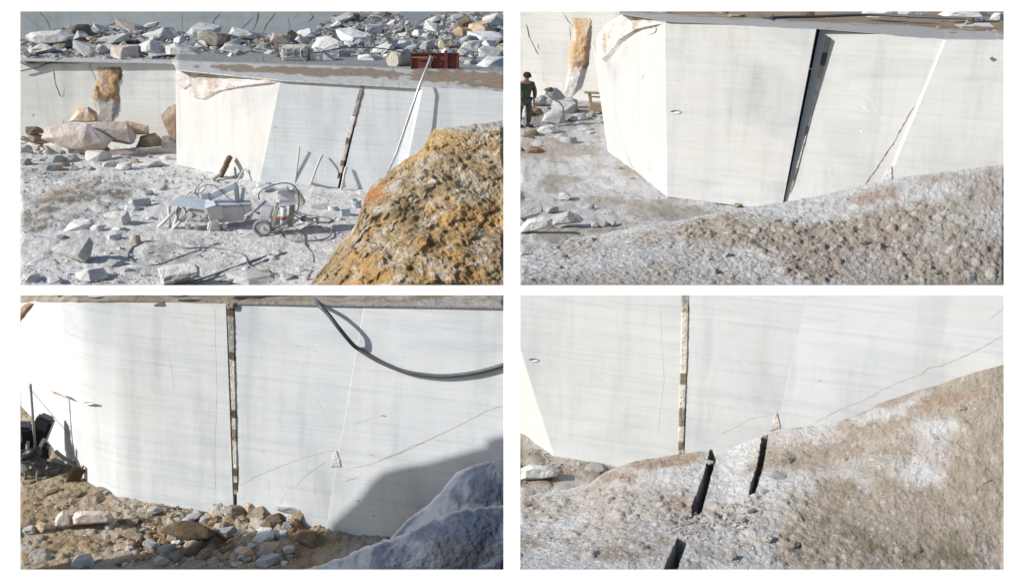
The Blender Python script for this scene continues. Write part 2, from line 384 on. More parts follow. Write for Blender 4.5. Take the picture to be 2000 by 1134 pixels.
def auto_label(px, py, w, h, c, marks, where):
    sz = 'big' if w > 42 else ('medium' if w > 22 else 'small')
    mk = min(marks, key=lambda q: (q[0] - px) ** 2 + ((q[1] - py) * 1.5) ** 2); dx, dy = px - mk[0], (py - mk[1]) * 1.5
    rel = ('left of' if dx < 0 else 'right of') if abs(dx) > abs(dy) else ('behind' if dy < 0 else 'in front of')
    return f"{sz} {shape_word(w, h)} {CN[c][1]} stone {rel} {mk[2]} {where}"
def scatter(pan, poly, n, wr, cols, M, at, marks, where, group, seed, asp=(.4, .75), kinds=('slab', 'block', 'wedge', 'lump'), over=.55, avoid=(), tilt=.3, grow=None, taken=None, sink=.2):
    r = random.Random(seed); xs = [p[0] for p in poly]; ys = [p[1] for p in poly]; done = list(taken or []); out = 0
    for _ in range(n * 40):
        if out >= n: break
        x, y = r.uniform(min(xs), max(xs)), r.uniform(min(ys), max(ys))
        if not inpoly(x, y, poly) or any(inpoly(x, y, a) for a in avoid): continue
        w = wr[0] + (wr[1] - wr[0]) * r.random() ** 2.0
        if grow: w *= grow(x, y)
        h = w * r.uniform(*asp)
        if any(abs(x - a) < (w + c) * .5 * over and abs(y - b) < (h + d) * .5 * over * 1.1 for a, b, c, d in done): continue
        done.append((x, y, w, h)); c = r.choice(cols)
        o = rock(pan, x, y, w, h, M[c], at, r.choice(kinds), tilt, r=r, sink=sink, depth=r.uniform(.6, .95))
        tag(o, auto_label(x, y, w, h, c, marks, where), CATN[o.name.split('.')[0]], group); out += 1
    return done
def chips(name, pan, poly, n, wr, mats, at, seed, asp=(.4, .8), avoid=(), dens=None, label=None):
    """uncountable small fragments: one mesh"""
    r = random.Random(seed); xs = [p[0] for p in poly]; ys = [p[1] for p in poly]; V = []; F = []; MI = []
    src = [(np.array([v.co[:] for v in m.vertices]), [tuple(p.vertices) for p in m.polygons]) for m in CHIP]
    x0, y0, x1, y1 = PAN[pan]
    out = 0
    for _ in range(n * 12):
        if out >= n: break
        x, y = r.uniform(min(xs), max(xs)), r.uniform(min(ys), max(ys))
        if not inpoly(x, y, poly) or any(inpoly(x, y, a) for a in avoid): continue
        if dens and r.random() > dens(x, y): continue
        w = wr[0] + (wr[1] - wr[0]) * r.random() ** 3
        if not (x0 + w < x < x1 - w and y0 + w < y < y1 - w * .3): continue
        p = at(x, y); m = p.length / 2000; vv, ff = r.choice(src); h = w * r.uniform(*asp)
        R = np.array(Euler((r.uniform(-.5, .5), r.uniform(-.5, .5), r.uniform(0, 6.3))).to_matrix())
        q = (vv * np.array([w, w * r.uniform(.5, 1), h]) * m) @ R.T + np.array(p) + np.array([0, 0, h * m * .3])
        b = len(V); V.extend(map(tuple, q)); F.extend(tuple(b + i for i in f) for f in ff); MI.extend([r.randrange(len(mats))] * len(ff)); out += 1
    if not V: return
    org = Vector(V[0]); me = mesh_from(V, F, name, org, mi=None)
    for m in mats: me.materials.append(m)
    me.polygons.foreach_set('material_index', MI)
    o = link(name, me, (), pan=pan, loc=org); o['kind'] = 'stuff'; o['label'] = label or 'loose small stone chips lying on the ground'; o['category'] = 'stone chips'; return o
def chip_mesh(seed):
    r = random.Random(seed); bm = bmesh.new()
    for k in range(8): bm.verts.new(Vector((r.gauss(0, 1), r.gauss(0, 1), r.gauss(0, 1))).normalized() * .5)
    bmesh.ops.convex_hull(bm, input=bm.verts[:]); bmesh.ops.delete(bm, geom=[v for v in bm.verts if not v.link_faces], context='VERTS')
    return bm_mesh(bm)
CHIP = [chip_mesh(s) for s in range(12)]
# ------------------------------------------------------------------ added glowing white backdrop, seen as the blank gaps between terraces
sm_, st_, sb_ = new_mat('glowing_white_backdrop')
em = nd(st_, 'ShaderNodeEmission'); em.inputs[0].default_value = (1, 1, 1, 1); em.inputs[1].default_value = 1.2
st_.links.new(em.outputs[0], st_.nodes['Material Output'].inputs[0])
white_backdrop = link('white_backdrop', mesh_from([(-1400, 1500, -1400), (1400, 1500, -1400), (1400, 1500, 500), (-1400, 1500, 500)], [(0, 1, 2, 3)], 'white_backdrop'), sm_); white_backdrop['kind'] = 'structure'

def stonemats(k, dust=0.):
    d = lambda c: tuple(x * (1 - dust) + dust * v for x, v in zip(c, (.55, .55, .55)))
    return {
        'w': stone(f'white_marble_rubble_{k}', k, [(.3, d((.64, .64, .63))), (.6, d((.80, .80, .78)))], patch=(.42, .36, .27), pthr=.68),
        'g': stone(f'grey_marble_rubble_{k}', k, [(.3, d((.42, .43, .44))), (.65, d((.60, .60, .59)))], patch=(.3, .22, .13), pthr=.62),
        'o': stone(f'orange_stained_rubble_{k}', k, [(.3, d((.60, .34, .17))), (.5, d((.68, .48, .31))), (.65, d((.74, .66, .58)))], patch=(.62, .58, .52), pthr=.58),
        'p': stone(f'pinkish_marble_rubble_{k}', k, [(.3, d((.60, .47, .40))), (.55, d((.72, .62, .56))), (.75, d((.76, .71, .68)))], patch=(.45, .25, .14), pthr=.66),
        'b': stone(f'brown_rubble_{k}', k, [(.3, d((.19, .13, .08))), (.6, d((.38, .29, .19)))], patch=(.55, .5, .43), pthr=.6),
        'd': stone(f'dark_speckled_rubble_{k}', k, [(.35, d((.10, .085, .07))), (.5, d((.22, .17, .12))), (.62, d((.5, .48, .45)))], nscale=3),
        't': stone(f'tan_rubble_{k}', k, [(.3, d((.40, .31, .20))), (.65, d((.58, .50, .38)))], patch=(.3, .18, .08), pthr=.6)}
steel = plain('dusty_steel', (.34, .35, .36), .55, .3); dusty = plain('marble_dust_paint', (.64, .625, .60), .8, 0, .4, .12)
blueish = plain('pale_blue_hood', (.54, .585, .64), .6, 0, .25, .1); rubber = plain('black_hose_rubber', (.06, .065, .075), .5, 0, .3, .5)
greyhose = plain('dusty_grey_hose', (.22, .23, .24), .7, 0, .3, .5); palehose = plain('pale_hose', (.55, .54, .52), .7, 0, .3, .5)
rust = plain('rusty_iron', (.17, .10, .06), .8, .1, .6, .4); wood = plain('weathered_wood', (.36, .27, .18), .85, 0, .5, .8)
crackm = plain('crack_fill', (.56, .565, .57), .9); crackd = plain('dark_crack', (.16, .15, .14), .9); seam = plain('rusty_seam', (.52, .44, .36), .9); scr = plain('white_scratch', (.74, .74, .73), .8)
redspot = plain('red_mark', (.45, .10, .05), .8)
def const(c, var=.25, sc=1., seed=0):
    c = np.array(c)
    def f(P, W3, U, VV):
        n = fbm(W3, sc, 4, seed)[:, None]; return c[None] * (1 - var + 2 * var * n) * 1.0
    return f

# =====================================================================================================
# TERRACE 1 (upper left): floor with machines, bench with sawn blocks, rubble heap behind
# =====================================================================================================
Z1, T1 = -25., -13.8
M1 = stonemats(4.0, .1)
mar1 = marble('sawn_marble_upper_left', 5., (.52, .55, .575), streak=.4, veins=.8); mar1w = marble('sunlit_sawn_marble', 5., (.555, .55, .535), streak=.3, veins=.25, warm=.15)  # bluish front and paler left are shaded and sunlit copies of one marble
mar1b = marble('weathered_bench_marble', 6., (.78, .78, .755), (.5, .5, .48), streak=.5, veins=.6, warm=.5); mar1r = marble('shade_tinted_rear_marble', 6., (.50, .54, .56), (.34, .37, .39), veins=.7, streak=.6)  # rear wall marble is tinted blue-grey to carry its shade
vc1 = vcol('quarry_floor_dust', 2.2, .9, 12); vcb = vcol('weathered_boulder', 3.2, 1., 9, grain=.7)
g1 = lambda x, y: G(x, y, Z1)
def blobs(P, lst, s=0):
    m = np.zeros(len(P)); nz = fbm(np.c_[P * .06, np.zeros(len(P))], 1, 4, s) - .5
    for (x, y, rx, ry, a, v) in lst:
        c_, s_ = math.cos(a), math.sin(a); dx, dy = P[:, 0] - x, P[:, 1] - y; u = (dx * c_ + dy * s_) / rx; w = (-dx * s_ + dy * c_) / ry
        m = np.maximum(m, v * sm(1.25 - np.sqrt(u * u + w * w) + nz * 1.5, 0, .8))
    return m
# floor
PX, PY, VV, nu, nv = crest_grid([(39, 225), (345, 240), (990, 300)], [(39, 557), (984, 557)], 39.5, 983.5, 2.6, 125)
P2 = np.c_[PX, PY]; R = rays(P2); W3 = R * (Z1 / R[:, 2])[:, None]
fd = edge_fade(PX, PY, 1, 6)
ck, cid = cells(W3, .8, 3, .3); ck2, _ = cells(W3, 2.2, 9, .4)
left = sm(-PX, -430, -120)
hz = (fbm(W3, .12, 5, 1) - .5) * 1.3 + (fbm(W3, .9, 4, 5) - .5) * .55 + ck * .4 * (.35 + left) + ck2 * .16
W3[:, 2] += hz * .62 * np.clip(fd, 0, 1) * sm(PY, 225, 300)
C = np.tile([.78, .77, .755], (len(P2), 1)); n1 = fbm(W3, .35, 5, 20); n2 = fbm(W3 * np.array([1, .5, 1]), .9, 4, 30)
C = mixc(C, (.62, .59, .55), sm(n1, .5, .68) * .7)
C = mixc(C, (.24, .20, .15), blobs(P2, [(205, 372, 75, 24, -.12, 1), (120, 395, 110, 20, -.35, .9), (60, 430, 60, 40, -.4, .8), (75, 340, 60, 16, -.1, .5), (130, 430, 90, 14, -.2, .6), (330, 495, 60, 22, 0, .5)], 3) * sm(n2, .3, .62))
C = mixc(C, (.50, .36, .22), blobs(P2, [(120, 375, 70, 10, -.35, .8), (480, 420, 60, 12, 0, .3), (455, 540, 60, 14, 0, .25)], 4) * .7)
C = mixc(C, (.18, .17, .13), blobs(P2, [(170, 350, 40, 8, .1, .6), (215, 395, 45, 16, .2, .7), (110, 445, 60, 10, -.2, .6)], 8) * sm(n2, .45, .6))
C = mixc(C, (.56, .54, .52), (cid > .5) * (ck > .1) * .5)
grid_mesh('ground', W3, C, nu, nv, vc1, 1, skirt={'front': 6., 'left': 6., 'right': 6., 'back': np.array((0, 0, -2.))}, kind='structure')
# sawn bench blocks
Bb, Cb = g1(507, 357), g1(985, 395); F1 = vplane(Bb, Cb, .02); Ab = g1(345, 322); LF1 = plane3(Ab, Bb, F1.hit(548, 157))
D = Vector((0, 24, 0))
def face_line(pl, a, b, n, jit, seed):
    r = random.Random(seed); out = []
    for k in range(n + 1):
        t = k / n; j = 0 if k in (0, n) else jit
        out.append(pl.hit(a[0] + (b[0] - a[0]) * t, a[1] + (b[1] - a[1]) * t + r.uniform(-j, j)))
    return out
def block(name, pan, groups, D, mats, label, cracks=(), drop=None, cat='marble block', group='sawn marble blocks of the bench'):
    """groups: list of (plane, bottom_px_a, bottom_px_b, top_px_a, top_px_b, n, jitter) from left to right along the visible faces"""
    bot, top = [], []
    for gi, (pl, ba, bb, ta, tb, n, jit) in enumerate(groups):
        b_ = face_line(pl, ba, bb, n, 0, 1); t_ = face_line(pl, ta, tb, n, jit, gi + 5)
        bot += b_ if gi == 0 else b_[1:]; top += t_ if gi == 0 else t_[1:]
    mz = min(b.z for b in bot) - (.4 if drop is None else drop)
    bot = [Vector((b.x, b.y, b.z)) for b in bot]
    zt = sum(t.z for t in top) / len(top)
    a, z = Vector((bot[0].x, bot[0].y, 0)) , Vector((bot[-1].x, bot[-1].y, 0))
    botb = [Vector((z.x, z.y, bot[-1].z)) + D, Vector((a.x, a.y, bot[0].z)) + D]; topb = [Vector((top[-1].x, top[-1].y, top[-1].z)) + D, Vector((top[0].x, top[0].y, top[0].z)) + D]
    bm = prism(bot + botb, top + topb)
    bmesh.ops.triangulate(bm, faces=[f for f in bm.faces if len(f.verts) > 4 or True])
    for (pl, pts, w, mi, off) in cracks: ribbon(bm, pts, w, pl, off, mi)
    org = bot[0].copy()
    for v in bm.verts: v.co -= org
    for f in bm.faces: pass
    me = bpy.data.meshes.new(name)
    bmesh.ops.recalc_face_normals(bm, faces=bm.faces[:]); bm.to_mesh(me); bm.free()
    o = link(name, me, mats, pan=pan, loc=org); return tag(o, label, cat, group)
bmats = [mar1, crackm, crackd, scr, seam]
# the corner block gets a paler left face, sunlight put into its colour, as a second material on the same mesh
A1 = block('marble_block', 1, [(LF1, (345, 322), (507, 357), (343, 137), (548, 157), 8, .8), (F1, (507, 357), (659, 369), (548, 157), (705, 165), 10, .5)], D, [mar1, crackm, crackd, scr, seam, mar1w],
    'corner block of the marble bench, pale left face and broken top, behind the dusty machines',
    [(LF1, [(466, 205), (463, 222), (458, 245)], 1.2, 1, .05), (LF1, [(466, 232), (500, 241)], 1.6, 1, .05), (LF1, [(425, 190), (421, 215)], 1, 4, .05), (LF1, [(480, 175), (478, 200)], 1, 4, .05),
     (F1, [(532, 248), (545, 249)], 2.5, 2, .05), (F1, [(592, 259), (596, 266), (602, 272)], 1.6, 1, .05), (F1, [(552, 170), (620, 188), (700, 196)], 1.2, 1, .03), (F1, [(585, 285), (588, 310)], 1, 3, .05)])
for f in A1.data.polygons:
    if f.material_index == 0 and f.normal.dot(LF1.n) > .97 and f.normal.dot(LF1.n) > f.normal.dot(F1.n): f.material_index = 5
pk = lambda P, W3, U, VV: mixc(mixc(np.tile([.70, .64, .60], (len(P), 1)), (.76, .74, .73), sm(fbm(W3, .6, 4, 3), .45, .6)), (.50, .42, .37), sm(P[:, 0] * 0 + fbm(W3, .35, 3, 8), .56, .68) * .8)
vst = vcol('broken_marble', 2.2, .9, 8, grain=.4)
relief('fractured_corner', 1, [(366, 184), (378, 163), (384, 148), (402, 139), (470, 146), (548, 157)], [(368, 186), (385, 193), (402, 197), (432, 180), (480, 170), (546, 161)], 40, 12, LF1, .35, pk, vst, A1, 4, .7)
relief('corner_knob', 1, [(343, 150), (346, 139), (354, 136), (372, 141)], [(346, 160), (352, 170), (362, 176), (379, 164)], 20, 14, LF1, .3, const((.68, .65, .62), .1), vst, A1, 6, .4)
def gapfill(name, pan, L1, L2, n, plane, seg, mat, parent, amp, nsc, off, seed=0, jag=.6):
    """seg: list of (v0, v1, rgb) down the length of the fill"""
    def cf(P, W3, U, VV):
        C = np.tile(seg[0][2], (len(P), 1)).astype(float); Un = U + (fbm(W3, nsc * .8, 2, 4) - .5) * .02
        for a, b, c in seg: C[(Un >= a) & (Un < b)] = c
        sp = fbm(W3, nsc * 2.2, 3, seed + 2); return np.clip(C * (.85 + .75 * sp)[:, None], 0, .8)
    return relief(name, pan, L1, L2, n, 7, plane, amp, cf, mat, parent, seed, nsc, off, jag, .1)
gs = [(0, .18, (.24, .23, .22)), (.18, .32, (.30, .27, .25)), (.32, .34, (.12, .10, .09)), (.34, .58, (.55, .52, .50)), (.58, .64, (.17, .13, .10)), (.64, .8, (.5, .45, .40)), (.8, .86, (.16, .12, .10)), (.86, .93, (.5, .45, .4)), (.93, 1.1, (.14, .10, .08))]
B1 = block('marble_block', 1, [(F1, (665, 369), (757, 377), (712, 165), (818, 170), 8, .5)], D, bmats, 'middle sawn marble block between the rubble-filled cut and the leaning pole, dusty floor in front',
    [(F1, [(680, 340), (700, 330), (735, 315), (768, 299)], 1.3, 1, .05), (F1, [(742, 215), (755, 230)], 1, 3, .05), (F1, [(725, 170), (716, 172)], 1, 2, .05)])
gapfill('gap_fill', 1, [(704.5, 164), (681, 250), (658, 349)], [(713, 165), (690, 250), (665, 349)], 70, F1, gs, vst, B1, .12, 1.2, .04, 3)
F1c = Plane(F1.p + F1.n * 1.2, F1.n)
C1 = block('marble_block', 1, [(LF1, (757, 377), (775, 385), (819, 168), (824, 170), 1, 0)], D, bmats, 'tmp')
bpy.data.objects.remove(C1)
def proud_block(name, pan, pl, plf, sL, sR, right_b, right_t, D, mats, label, cracks=(), n=12, jit=.6, group='sawn marble blocks of the bench'):
    """a block that stands a little forward of its neighbour; sL and sR are the two edges (bottom, top) of the strip of its side face"""
    bot = [pl.hit(*sL[0])] + face_line(plf, sR[0], right_b, n, 0, 1); top = [pl.hit(*sL[1])] + face_line(plf, sR[1], right_t, n, jit, 9)
    bm = prism(bot + [bot[-1] + D, bot[0] + D], top + [top[-1] + D, top[0] + D])
    bmesh.ops.triangulate(bm, faces=bm.faces[:])
    for (p_, pts, w, mi, off) in cracks: ribbon(bm, pts, w, p_, off, mi)
    org = bot[0].copy()
    for v in bm.verts: v.co -= org
    me = bpy.data.meshes.new(name); bmesh.ops.recalc_face_normals(bm, faces=bm.faces[:]); bm.to_mesh(me); bm.free()
    return tag(link(name, me, mats, pan=pan, loc=org), label, 'marble block', group)
F1p = Plane(F1.p + F1.n * .5, F1.n)
C1 = proud_block('marble_block', 1, F1, F1p, [(757, 377), (818, 170)], [(783, 380), (826, 170)], (1000, 396), (1000, 181), D, bmats + [mar1w],
    'right-hand sawn marble block rising behind the big yellow-brown boulder', [(F1p, [(985, 208), (960, 228), (940, 238)], 1, 1, .05), (F1p, [(829, 255), (836, 254)], 2, 1, .05), (F1p, [(830, 190), (900, 196), (980, 210)], 1.0, 1, .04)])
for f in C1.data.polygons:
    if f.material_index == 0 and f.normal.dot(F1.n) < .9 and f.normal.y < 0 and abs(f.normal.z) < .5: f.material_index = 5
RB = Plane(Vector((-45, 136, 0)), Vector((-.1, -1, .02)))
# bench floor behind the blocks
def shelf(name, pan, far, near, x0, x1, zz, colfn, mat, step=4, nv=26, amp=.15, sc=.5, thick=.6, seed=0, front_in=True):
    PX, PY, VV, nu, nv = crest_grid(far, near, x0, x1, step, nv); P = np.c_[PX, PY]; R = rays(P); z = np.interp(PX, [q[0] for q in zz], [q[1] for q in zz]) if isinstance(zz, list) else zz; W3 = R * (z / R[:, 2])[:, None]
    fd = edge_fade(PX, PY, pan, 4); W3[:, 2] += (fbm(W3, sc, 5, seed) - .35) * amp * np.clip(VV * 0 + 1, 0, 1) * (1 - sm(VV, .9, 1)) * fd
    return grid_mesh(name, W3, colfn(P, W3, None, VV), nu, nv, mat, pan, skirt={'front': np.array((0, 0, -thick)), 'left': 2. , 'right': 2.}, kind='structure')
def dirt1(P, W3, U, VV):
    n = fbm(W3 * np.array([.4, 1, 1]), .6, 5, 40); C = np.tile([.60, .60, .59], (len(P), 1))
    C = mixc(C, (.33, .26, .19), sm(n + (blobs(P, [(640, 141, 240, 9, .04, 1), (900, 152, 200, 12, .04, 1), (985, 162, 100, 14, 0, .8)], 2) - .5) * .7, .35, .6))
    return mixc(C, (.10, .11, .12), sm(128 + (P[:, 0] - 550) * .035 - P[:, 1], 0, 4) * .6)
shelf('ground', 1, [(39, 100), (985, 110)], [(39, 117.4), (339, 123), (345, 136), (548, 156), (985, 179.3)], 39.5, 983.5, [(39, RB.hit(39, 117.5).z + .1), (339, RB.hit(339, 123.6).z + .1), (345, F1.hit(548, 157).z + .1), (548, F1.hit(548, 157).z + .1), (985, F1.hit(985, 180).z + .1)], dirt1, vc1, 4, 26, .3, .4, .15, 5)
bw = block('quarry_bench', 1, [(RB, (20, 300), (352, 300), (20, 117.5), (352, 124), 14, .8)], Vector((0, 10, 0)), [mar1b, crackm, crackd, scr, seam],
    'weathered marble bench wall with an orange fracture, behind the rust-stained boulders', [(RB, [(182, 122), (173, 130), (186, 150), (188, 160)], 2, 2, .1), (RB, [(104, 135), (108, 165), (118, 188), (124, 190)], 2.4, 2, .1), (RB, [(126, 172), (122, 190), (119, 182)], 1.6, 2, .1),
     (RB, [(322, 133), (334, 128)], 1, 1, .1), (RB, [(292, 155), (310, 140)], 1, 1, .1), (RB, [(311, 126), (311, 240)], .8, 3, .05), (RB, [(66, 222), (64, 228)], 2, 2, .1), (RB, [(323, 152), (338, 158), (330, 165)], 1.2, 1, .1), (RB, [(125, 230), (122, 245)], 1.4, 2, .1)], cat='quarry wall', group=None)
def orangef(P, W3, U, VV):
    n = fbm(W3, .5, 5, 13); C = mixc(np.tile([.62, .40, .22], (len(P), 1)), (.68, .56, .44), sm(n, .4, .6)); C = mixc(C, (.16, .10, .06), sm(fbm(W3, .8, 4, 23), .58, .68) * .8)
    return mixc(C, (.60, .58, .57), sm(fbm(W3, .7, 3, 33) + (P[:, 1] - 195) / 70, .5, .75))
relief('fracture_zone', 1, [(182, 119), (189, 152), (180, 175), (176, 195), (184, 215), (180, 250)], [(240, 120), (244, 148), (236, 165), (240, 200), (234, 220), (214, 250)], 60, 30, RB, .35, orangef, vcb, bw, 13, .4, -.02, 1.3, .3)
# rubble heap and rear wall
foot = [(39, 124), (345, 124), (550, 129), (800, 138), (990, 147)]
PX, PY, VV, nu, nv = crest_grid([(39, 76), (60, 66), (110, 56), (180, 50), (260, 46), (330, 58), (430, 64), (540, 66), (605, 60), (655, 30), (680, 22.5), (780, 22.5), (808, 50), (845, 30), (870, 22.5), (985, 22.5)], foot, 39.5, 983.5, 3, 50)
FY = np.interp(PX, [f[0] for f in foot], [f[1] for f in foot]); f0 = [G(x, y, T1).y for x, y in foot]
def pileY(x, y):
    fy = np.interp(x, [f[0] for f in foot], [f[1] for f in foot]); y0 = np.interp(x, [f[0] for f in foot], f0) + 4.5
    return y0 + (fy - y) * (.30 + 0 * x)
P2 = np.c_[PX, PY]; R = rays(P2); W3 = R * (pileY(PX, PY) / R[:, 1])[:, None]
fd = edge_fade(PX, PY, 1, 5); W3[:, 2] += (fbm(W3, .8, 5, 60) - .5) * 1.3 * fd * (1 - sm(VV, .93, 1))
C = mixc(np.tile([.13, .135, .14], (len(P2), 1)), (.45, .46, .47), sm(fbm(W3, 1.5, 4, 61), .42, .6))  # dark bed colour puts shade into the gaps between stones
grid_mesh('terrain', W3, C, nu, nv, vc1, 1, skirt={'back': np.array((0, 4., -3.)), 'left': 4., 'right': 4.}, kind='structure')
RW = Plane(Vector((0, 176, 0)), Vector((0, -1, 0)))
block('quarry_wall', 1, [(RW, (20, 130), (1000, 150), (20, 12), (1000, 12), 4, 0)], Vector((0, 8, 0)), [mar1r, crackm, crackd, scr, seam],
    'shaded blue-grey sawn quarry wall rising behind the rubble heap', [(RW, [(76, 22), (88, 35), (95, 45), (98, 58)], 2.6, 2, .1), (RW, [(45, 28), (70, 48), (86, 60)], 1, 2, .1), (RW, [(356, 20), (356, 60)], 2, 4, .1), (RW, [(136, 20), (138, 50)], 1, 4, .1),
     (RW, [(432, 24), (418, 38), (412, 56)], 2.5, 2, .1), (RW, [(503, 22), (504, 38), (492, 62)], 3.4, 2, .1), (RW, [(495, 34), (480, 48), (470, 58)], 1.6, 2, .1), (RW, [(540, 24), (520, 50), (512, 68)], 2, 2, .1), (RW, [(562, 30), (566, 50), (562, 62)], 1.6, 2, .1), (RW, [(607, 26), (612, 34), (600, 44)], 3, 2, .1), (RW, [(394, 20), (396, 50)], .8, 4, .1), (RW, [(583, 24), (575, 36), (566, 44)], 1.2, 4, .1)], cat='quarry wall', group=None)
pat = lambda x, y: Yp(x, y, float(pileY(x, y)))
HEAPL = [  # x, bottom y, w, h, colour, shape, label
 (148, 76, 46, 30, 'd', 'block', 'brown speckled boulder leaning on the long white slab, rubble heap'),
 (196, 62, 32, 15, 'w', 'block', 'small rounded white stone on top of the heap, left part'), (252, 62, 50, 20, 'o', 'block', 'brown and cream boulder on the highest left point of the rubble heap'),
 (290, 54, 32, 10, 'w', 'slab', 'thin white slab on the heap skyline beside the brown and cream boulder'), (168, 108, 52, 26, 'w', 'block', 'smooth blue-white boulder low in the left half of the heap'),
 (116, 96, 40, 20, 'd', 'slab', 'dark brown flat stone under the long white slab'), (76, 107, 54, 20, 'w', 'slab', 'white stone at the foot of the heap, far left'), (240, 115, 48, 32, 'p', 'block', 'pinkish boulder with a brown side at the heap foot'),
 (216, 88, 64, 20, 'w', 'slab', 'white slab lying above the pinkish boulder in the heap'), (312, 78, 70, 28, 'g', 'wedge', 'large grey wedge of marble in the middle of the left heap'), (300, 112, 60, 32, 'w', 'block', 'upright white block at the heap foot next to the pinkish boulder'),
 (415, 92, 58, 36, 'd', 'block', 'big dark rusty boulder near the middle of the rubble heap'), (390, 66, 66, 20, 'g', 'slab', 'grey flat boulder on the heap skyline under the rear wall'),
 (460, 106, 56, 22, 'w', 'slab', 'white slab right of the big dark rusty boulder'), (478, 78, 60, 20, 'w', 'slab', 'pale slab on the heap skyline left of the water tank'), (548, 88, 44, 26, 'p', 'block', 'cream and rust boulder just above the water tank'),
 (590, 78, 44, 24, 'w', 'wedge', 'white wedge stone above and right of the water tank'), (630, 100, 58, 34, 'w', 'wedge', 'white pyramid-shaped stone behind the water tank'), 
 (692, 80, 84, 16, 'w', 'slab', 'long flat white slab across the middle of the right heap'), (730, 64, 34, 20, 'w', 'block', 'squarish white block above the long flat white slab'), (672, 116, 26, 22, 'g', 'block', 'grey block right of the large white wedge'),
 (722, 126, 58, 22, 'w', 'slab', 'white and rusty slab left of the round stone drum'), (745, 102, 60, 18, 'w', 'slab', 'white slab just above the round stone drum'), (788, 94, 44, 16, 'w', 'block', 'white stone above the red steel panel, left'),
 (830, 98, 34, 22, 'g', 'block', 'grey block directly above the red steel panel'), (868, 96, 36, 24, 't', 'block', 'yellowish block above the right end of the red steel panel'), (905, 72, 44, 22, 'o', 'block', 'white block with rust patches high in the right heap'),
 (938, 68, 60, 30, 'o', 'block', 'big rust-stained boulder high at the right end of the heap'), (950, 82, 70, 18, 'w', 'slab', 'long white slab under the big rust-stained boulder'), (965, 52, 50, 30, 'w', 'block', 'large white block at the top right of the heap'),
 (918, 104, 46, 30, 'g', 'block', 'grey boulder right of the red steel panel, upper'), (958, 112, 50, 22, 'w', 'slab', 'white stone at the right edge below the long slab'), (962, 142, 60, 36, 'w', 'block', 'big white boulder at the lower right corner of the heap'),
 (920, 134, 30, 22, 'w', 'block', 'white stone touching the right side of the red steel panel'), (845, 46, 32, 14, 'w', 'slab', 'pale slab high in the right heap under the rear wall'), (895, 40, 40, 14, 'g', 'slab', 'grey-green stained slab at the top of the right heap')]
taken = []
for (x, y, w, h, c, k, lab) in HEAPL:
    tagr(rock(1, x, y, w * 1.08, h * .82, M1[c], pat, k, .36, depth=.7), lab, 'boulders of the rubble heap'); taken.append((x, y - h * .3, w * .8, h * .8))
mk1 = [(95, 80, 'the long white slab'), (240, 100, 'the pinkish boulder'), (415, 80, 'the dark rusty boulder'), (575, 108, 'the water tank'), (692, 74, 'the long flat slab'), (765, 118, 'the stone drum'), (850, 120, 'the red panel'), (938, 60, 'the rust-stained boulder'), (330, 70, 'the grey wedge'), (505, 95, 'the tank hose post')]
heap = [(39, 100), (100, 70), (180, 62), (260, 56), (330, 66), (430, 74), (540, 76), (605, 72), (655, 40), (680, 30), (780, 30), (810, 58), (870, 28), (985, 28), (985, 142), (800, 134), (550, 124), (345, 122), (39, 122)]
scatter(1, heap, 190, (8, 42), 'wwwwwwggdob', M1, pat, mk1, 'in the rubble heap', 'boulders of the rubble heap', 11, (.28, .6), ('slab', 'slab', 'block', 'wedge'), .42, taken=taken, tilt=.6)
chips('stone_chips', 1, heap, 2600, (3, 11), [M1['w'], M1['g'], M1['b']], pat, 21, label='loose marble chips filling the gaps of the rubble heap')
# ---- things on the bench
def tank():
    p = G(575, 124, T1 + .15); s = p.length / 2000
    e = empty('water_tank', p, 1, 'square white plastic water tank in a wire cage on the bench', 'water tank'); e.scale = (s,) * 3
    pl = plain('tank_plastic', (.74, .75, .64), .5, 0, .2, .1); gl = plain('tank_label_grey', (.25, .30, .32), .5)
    part('tank_body', pl, e, lambda b: add_box(b, (0, 22, 17), (48, 40, 28), bev=3))
    part('label_plate', gl, e, lambda b: add_box(b, (0, 1.4, 18), (32, .8, 13)))
    def cage(b):
        for z in (4, 12, 20, 28, 33): add_cyl(b, (-26, 0, z), (26, 0, z), .6, 6); add_cyl(b, (26, 0, z), (26, 42, z), .6, 6); add_cyl(b, (-26, 0, z), (-26, 42, z), .6, 6)
        for x in range(-26, 27, 13): add_cyl(b, (x, 0, 2), (x, 0, 33), .6, 6)
        for y in (14, 28, 42): add_cyl(b, (26, y, 2), (26, y, 33), .6, 6); add_cyl(b, (-26, y, 2), (-26, y, 33), .6, 6)
    part('wire_cage', steel, e, cage)
    def pal(b):
        for x in (-22, 0, 22): add_box(b, (x, 20, 1), (7, 40, 3))
        add_box(b, (0, 20, 3), (54, 44, 1.2))
    part('pallet', steel, e, pal)
    def hs(b): add_tube(b, smoothline([(22, -1, 30), (14, -3, 24), (15, -3, 12), (22, -3, 4), (30, -4, 1)]), 1.1)
    part('drain_hose', palehose, e, hs)
tank()
def drum():
    p = G(768, 133, T1 + .1); s = p.length / 2000; bm = bmesh.new()
    M_ = Euler((0, 0, math.radians(-32))).to_matrix()
    a = M_ @ Vector((0, -2, 16)); b = M_ @ Vector((0, 44, 16)); add_cyl(bm, a, b, 16.5, 28)
    bmesh.ops.bevel(bm, geom=[e for e in bm.edges if len(e.link_faces) == 2 and e.calc_face_angle(0) > .8], offset=1.5, segments=2, affect='EDGES')
    for v in bm.verts: v.co += mnoise.noise_vector(v.co * .12) * .8
    o = link('stone_drum', bm_mesh(bm), stone('drum_stone', 20., [(.3, (.64, .61, .52)), (.7, (.78, .75, .66))], rand=0), pan=1, loc=p); o.scale = (s,) * 3
    tag(o, 'pale round stone drum lying on its side left of the red panel', 'stone drum')
drum()
